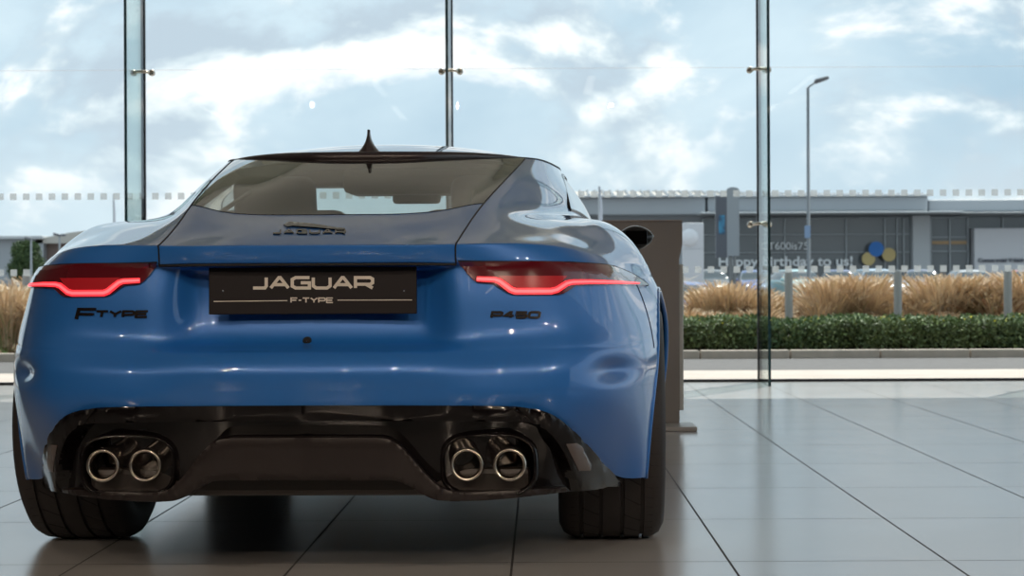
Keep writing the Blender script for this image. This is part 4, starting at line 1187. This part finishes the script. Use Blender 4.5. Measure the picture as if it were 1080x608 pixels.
# ------------------------------------------------------------ dealership building
M['clad'] = mat('grey_cladding', (.36, .39, .42), .5, .0)
M['clad_l'] = mat('light_cladding', (.55, .58, .60), .5)
M['facade_glass'] = mat('facade_glass', (.13, .145, .155), .12, 0, .3)
M['mullion'] = mat('mullion_metal', (.34, .37, .39), .4, .3)
M['roof_sheet'] = mat('roof_sheet', (.50, .48, .44), .6)
M['sign_white'] = mat('sign_white', (.62, .63, .66), .5)
def text_obj(name, body, px, py, Y, hpx, m, parent, align='LEFT', sx=1.0, bold=0.0):
    cu = bpy.data.curves.new(name, 'FONT'); cu.body = body; cu.size = hpx * Y / F / .69; cu.align_x = align; cu.extrude = .02; cu.offset = bold
    o = bpy.data.objects.new(name, cu); COL.objects.link(o)
    bpy.context.view_layer.update()
    me = bpy.data.meshes.new_from_object(o.evaluated_get(bpy.context.evaluated_depsgraph_get()))
    bpy.data.objects.remove(o); w = pix(px, py, Y)
    me.materials.clear(); p = link(name, me, m, parent); p.rotation_euler = (PI / 2, 0, 0)
    p.scale = (sx, 1, 1); p.location = (w.x, Y, w.z)
    if parent is not None: p.location = Vector((w.x, Y, w.z)) - parent.location
    return p
def building():
    Y = 120.0; k = Y / F
    t = thing('dealership_building', 'long grey showroom building with curved pale roof and glass front across the car park', 'building', (28, Y, gz(Y)))
    def P(px, py, dy=0): w = pix(px, py, Y); return Vector((w.x - 28, dy, H + (CY - py) * k - gz(Y)))
    def bx(bm, x0, x1, y0, y1, d0, d1, bev=.0):
        a, b = P(x0, y1), P(x1, y0); box(bm, ((a.x + b.x) / 2, (d0 + d1) / 2, (a.z + b.z) / 2), (abs(b.x - a.x), abs(d1 - d0), abs(b.z - a.z)), bev)
    gb = 312
    bm = bmesh.new(); bx(bm, 560, 980, 226, gb, 1.0, 30); bx(bm, 980, 1400, 226, gb, 1.0, 30); obj('wall', bm, M['clad'], t)
    bm = bmesh.new(); bx(bm, 500, 743, 209, 228, -.8, 30, .1); bx(bm, 745, 976, 209.5, 225, -.8, 30, .1); obj('fascia', bm, M['clad_l'] if 0 else M['clad'], t)
    bm = bmesh.new(); bx(bm, 500, 978, 207.2, 209.6, -1.2, 30.5, .05); obj('roof_edge', bm, M['clad_l'], t)
    bm = bmesh.new(); bx(bm, 978, 1400, 213, 225.5, -.4, 30, .1); obj('wing_fascia', bm, M['clad'], t)
    bm = bmesh.new(); bx(bm, 735, 1005, 226.4, 228.2, -3.0, 1.2, .03); bx(bm, 1005, 1400, 227.2, 228.4, -2.4, 1.2, .03); obj('canopy', bm, M['clad_l'], t)
    # curved standing seam roof
    V, Fc = [], []; n = 60
    for i in range(n + 1):
        s = i / n; px = 480 + 498 * s; zt = 196.4 + 10.6 * max(0, (s - .25) / .75) ** 2.0
        for (py, d) in ((208, -.9), (zt + 3, 3.5), (zt, 9), (zt + 4, 20), (208, 30)): p = P(px, py, d); V.append(p)
    for i in range(n):
        for j in range(4): a = i * 5 + j; Fc.append((a, a + 1, a + 6, a + 5))
    r_ = raw('roof', V, Fc, M['roof_sheet'], t)
    bm = bmesh.new()
    for i in range(0, n + 1):
        tube(bm, [V[i * 5 + j] + Vector((0, 0, .05)) for j in range(3)], .09, 4)
    obj('roof_ribs', bm, M['clad'], r_)
    # glazed front with mullions
    f = None
    bm = bmesh.new(); bx(bm, 742, 963, 231, gb, .75, .95); bx(bm, 983, 1024, 231, gb, .75, .95); bx(bm, 1024, 1400, 231, 243, .75, .95); g_ = obj('window', bm, M['facade_glass'], t)
    bm = bmesh.new()
    for px in (742, 774, 829, 894, 935, 948, 955, 963, 984, 1004, 1023, 1060): bx(bm, px - .5, px + .5, 231, gb, .55, .8)
    for py in (231, 248.5, 267.5): bx(bm, 742, 963, py - .4, py + .4, .55, .8)
    for py in (231, 252, 267): bx(bm, 983, 1024, py - .5, py + .5, .55, .8)
    obj('mullion', bm, M['mullion'], g_)
    # shapes of the lit hall behind the glass
    bm = bmesh.new(); bx(bm, 963.5, 982, 229, gb, .2, 1.2, .05); obj('white_column', bm, mat('column_white', (.50, .53, .55), .5), t)
    bm = bmesh.new(); bx(bm, 1027, 1400, 243, gb, -.2, 1.2, .05); obj('sign_board', bm, M['sign_white'], t)
    bm = bmesh.new(); bx(bm, 985, 1022, 256, 259.5, .6, .74); obj('display_shelf', bm, mat('hall_orange', (.45, .30, .16), .6), t)
    txt = mat('window_lettering', (.85, .88, .90), .5)
    Yt = Y + .42
    text_obj('window_lettering', 'JCT600is75', 799, 263.5, Yt, 7.6, txt, t, sx=1.05)
    text_obj('window_lettering', 'Happy birthday to us!', 757, 280.8, Yt, 9.6, txt, t, sx=1.17, bold=.018)
    text_obj('sign_lettering', 'Commercial Vehicles', 1031.5, 276.6, Y - .28, 4.0, mat('sign_dark', (.08, .09, .12), .5), t, sx=1.05, bold=.01)
    for (px, py, r, c_) in ((924, 264.5, 8, (.02, .16, .50)), (937.5, 270.5, 7.2, (.52, .40, .17)), (916, 274.8, 7, (.56, .44, .19))):
        bm = bmesh.new(); lathe(bm, [(.0005, -.03), (r * k, -.03), (r * k, .03)], 32, 'Y'); a = P(px, py); bmesh.ops.translate(bm, vec=(a.x, .35 - .05 * r, a.z), verts=bm.verts); obj('window_sticker', bm, mat('sticker', c_, .5), t)
building()

def signs():
    # two-sided totem with a poster
    Y = 50; w = pix(770, 300, Y); t = thing('sign_totem', 'grey advertising totem with rounded top and blue poster on its side', 'sign', (w.x, Y, gz(Y)))
    k = Y / F; zb = -gz(Y)
    def X(px): return (px - 770) * k
    def Z(py): return H + (CY - py) * k + zb
    bm = bmesh.new(); pts = []
    for a in range(13): th = PI * a / 12; pts.append((X(773.5) + math.cos(th) * X(776.5) , Z(201.5) + math.sin(th) * .075))
    pts = [(X(780), Z(271))] + pts + [(X(767), Z(271))]
    a = [bm.verts.new((x, 0, z)) for x, z in pts]; b = [bm.verts.new((x, .16, z)) for x, z in pts]
    bm.faces.new(a); bm.faces.new(b)
    for i in range(len(a)): bm.faces.new((a[i], a[(i + 1) % len(a)], b[(i + 1) % len(a)], b[i]))
    obj('sign_panel', bm, mat('totem_grey', (.29, .32, .34), .5), t)
    bm = bmesh.new(); box(bm, (X(761.2), .05, (Z(207.5) + Z(273)) / 2), (X(767.4) - X(755), .10, Z(207.5) - Z(273)), .01); q = obj('poster_case', bm, mat('poster_dark', (.10, .11, .13), .3), t)
    bm = bmesh.new(); box(bm, (X(761.5), -.006, (Z(228) + Z(248)) / 2), (X(765) - X(758.5), .01, Z(228) - Z(248)), .0); obj('poster_picture', bm, mat('poster_blue', (.05, .26, .42), .4, noise=(3, (.03, .06, .12), .4, .6)), q)
    for px in (771.0, 775.2):
        bm = bmesh.new(); tube(bm, [(X(px), .08, Z(272)), (X(px), .08, 0)], .045, 10); obj('post', bm, mat('post_grey', (.20, .21, .21), .5), t)
    # white totem with a round emblem
    Y = 70; w = pix(731, 300, Y); k = Y / F; t = thing('white_totem', 'white slab sign with pale round emblem between stand and grey totem', 'sign', (w.x, Y, gz(Y)))
    zb = -gz(Y); z0, z1 = 0, H + (CY - 236) * k + zb
    bm = bmesh.new(); box(bm, (0, 0, z1 / 2), (22 * k, .4, z1), .03); obj('slab', bm, M['sign_white'], t)
    bm = bmesh.new(); R = 9.5 * k; lathe(bm, [(.0005, -.22 - .12), (R * .5, -.22 - .10), (R * .85, -.22 - .05), (R, -.2)], 32, 'Y'); bmesh.ops.translate(bm, vec=(-4 * k, 0, H + (CY - 252) * k + zb), verts=bm.verts); obj('round_emblem', bm, mat('emblem_pale', (.74, .75, .78), .3), t, True)
    bm = bmesh.new(); box(bm, (0, -.203, H + (CY - 263.5) * k + zb), (22 * k, .01, .012)); obj('slab_joint', bm, M['mullion'], t)
    # street lamp
    Y = 50; w = pix(853, 300, Y); k = Y / F; zb = -gz(Y); t = thing('street_lamp', 'tall grey street lamp right of the glass fin', 'street lamp', (w.x, Y, gz(Y)))
    pm = mat('lamp_post', (.17, .19, .21), .45, .3); zt = H + (CY - 94) * k + zb
    bm = bmesh.new(); tube(bm, [(0, 0, 0), (0, 0, 1.2), (0, 0, 1.21), (0, 0, zt)], [.075, .07, .05, .036], 12); obj('pole', bm, pm, t, True)
    bm = bmesh.new(); tube(bm, [(0, 0, zt - .02), (.02, 0, zt + .02), (9 * k, 0, zt + 6.5 * k)], .022, 8); obj('arm', bm, pm, t, True)
    bm = bmesh.new(); box(bm, (0, 0, 0), (15 * k, .30, 4.6 * k), .04, Matrix.Rotation(math.radians(-14), 3, 'Y')); bmesh.ops.translate(bm, vec=(14.5 * k, 0, zt + 8.2 * k), verts=bm.verts)
    for v in bm.verts:
        if v.co.x > 16 * k and v.co.z < zt + 8.5 * k: v.co.z += 1.2 * k
    obj('lamp_head', bm, mat('lamp_head', (.12, .12, .13), .4), t)
    bm = bmesh.new(); box(bm, (-1.5 * k, -.07, H + (CY - 246) * k + zb), (6 * k, .02, 13 * k), .004); obj('notice_plate', bm, mat('notice_blue', (.22, .32, .48), .5), t)
    # flags
    for px, y0, y1, Y, lab in ((632, 197, 262, 60, 'slim white feather flag with red foot above the right shoulder of the car'), (120, 203, 262, 60, 'thin white feather flag standing behind the left haunch of the car')):
        w = pix(px, 300, Y); k = Y / F; zb = -gz(Y); t = thing('feather_flag', lab, 'flag', (w.x, Y, gz(Y)))
        bm = bmesh.new(); tube(bm, [(0, 0, 0), (0, 0, H + (CY - y0) * k + zb)], .02, 8); obj('pole', bm, M['clad_l'], t)
        bm = bmesh.new(); rr = []
        wd = 4 if px > 500 else 2
        for i in range(13):
            s = i / 12; z = H + (CY - (y0 + (y1 - y0) * s)) * k + zb; ww = wd * k * min(1, .35 + s * 2.2) * (1 if s < .9 else .8)
            rr.append([bm.verts.new((x * ww, .05 * math.sin(x * 5 + s * 7) + q_, z)) for x, q_ in ((0, -.005), (.5, -.005), (1, -.005), (1, .005), (.5, .005), (0, .005))])
        for a, b in zip(rr, rr[1:]):
            for j in range(6): bm.faces.new((a[j], a[(j + 1) % 6], b[(j + 1) % 6], b[j]))
        bm.faces.new(rr[0]); bm.faces.new(rr[-1])
        for f in bm.faces:
            if (f.calc_center_median().z - zb - H) / k < CY - (y0 + (y1 - y0) * .55): f.material_index = 1
        obj('banner', bm, [mat('flag_white', (.62, .64, .70), .7), mat('flag_red', (.60, .32, .30), .7)], t)
signs()

def left_far():
    Y = 150; k = Y / F
    w = pix(20, 300, Y); t = thing('warehouse', 'distant grey warehouse with curved pale roof and brown wall at the left', 'building', (w.x, Y, gz(Y)))
    def Z(py): return H + (CY - py) * k - gz(Y)
    bm = bmesh.new(); box(bm, (-22 * k, 10, Z(250) / 2), (96 * k, 20, Z(250)), .05); obj('wall', bm, M['clad'], t)
    bm = bmesh.new(); box(bm, (-22 * k, 9.8, (Z(246.5) + Z(250)) / 2), (98 * k, 21, Z(246.5) - Z(250)), .05); obj('fascia', bm, M['clad_l'], t)
    bm = bmesh.new(); box(bm, (100 * k, 11, Z(254) / 2), (150 * k, 20, Z(254)), .05); obj('brown_wall', bm, mat('brown_wall', (.24, .18, .16), .8), t)
    V, Fc = [], []
    for i in range(25):
        s = i / 24; px = 12 + s * 160; py = 253.5 - 13 * math.sin(PI * min(1, s * 1.0)) ** .8
        for d in (0, 22): V.append(Vector(((px) * k, d, Z(py))))
        for d in (22, 0): V.append(Vector(((px) * k, d, Z(254.5))))
    for i in range(24):
        for j in range(4): a = i * 4; Fc.append((a + j, a + (j + 1) % 4, a + 4 + (j + 1) % 4, a + 4 + j))
    raw('curved_roof', V, Fc, M['roof_sheet'], t)
    # tree
    Y = 75; k = Y / F; w = pix(26, 300, Y); t = thing('round_tree', 'round dark green tree in front of the warehouse, left of the car', 'tree', (w.x, Y, gz(Y)))
    rnd = random.Random(4); V, Fc, MI = [], [], []; zc = H + (CY - 274) * k - gz(Y)
    blobs = [(rnd.gauss(0, .36), rnd.gauss(0, .36), rnd.gauss(0, .36), rnd.uniform(.35, .6)) for _ in range(26)]
    for _ in range(22000):
        b = rnd.choice(blobs); d = Vector((rnd.gauss(0, 1), rnd.gauss(0, 1), rnd.gauss(0, 1))).normalized() * b[3] * rnd.uniform(.6, 1.05)
        p = Vector((b[0], b[1], b[2])) + d
        if p.length > 1.03: p = p.normalized() * 1.03 * rnd.uniform(.9, 1)
        p = Vector((p.x * 22 * k, p.y * 22 * k, zc + p.z * 22.5 * k))
        leaf_quad(V, Fc, MI, p, rnd.uniform(.05, .10), 0 if rnd.random() < .75 else 1, rnd)
    from_lists('crown', V, Fc, MI, [mat('tree_leaf', (.055, .10, .035), .6), mat('tree_leaf_light', (.11, .17, .05), .6)], t)
    bm = bmesh.new(); tube(bm, [(0, 0, 0), (.02, 0, zc * .5), (0, 0, zc), (.05, 0, zc + .3)], [.10, .08, .06, .02], 8); obj('trunk', bm, mat('bark', (.12, .09, .07), .9), t, True)
    for px, y0, lab, hd in ((33, 250, 'thin grey lamp post in front of the round tree', False), (63, 246, 'lamp post with twin heads rising over the car shoulder at the left', True)):
        Y = 60; k = Y / F; w = pix(px, 300, Y); t = thing('car_park_lamp', lab, 'street lamp', (w.x, Y, gz(Y))); zt = H + (CY - y0) * k - gz(Y)
        bm = bmesh.new(); tube(bm, [(0, 0, 0), (0, 0, zt)], [.05, .03], 8); obj('pole', bm, M['clad'], t)
        bm = bmesh.new(); box(bm, (-3 * k, 0, zt + .02), (7 * k, .16, .07), .02, Matrix.Rotation(.25, 3, 'Y')); 
        if hd: box(bm, (4 * k, 0, zt), (5 * k, .16, .07), .02)
        obj('lamp_head', bm, mat('far_lamp_head', (.14, .15, .17), .5), t)
left_far()
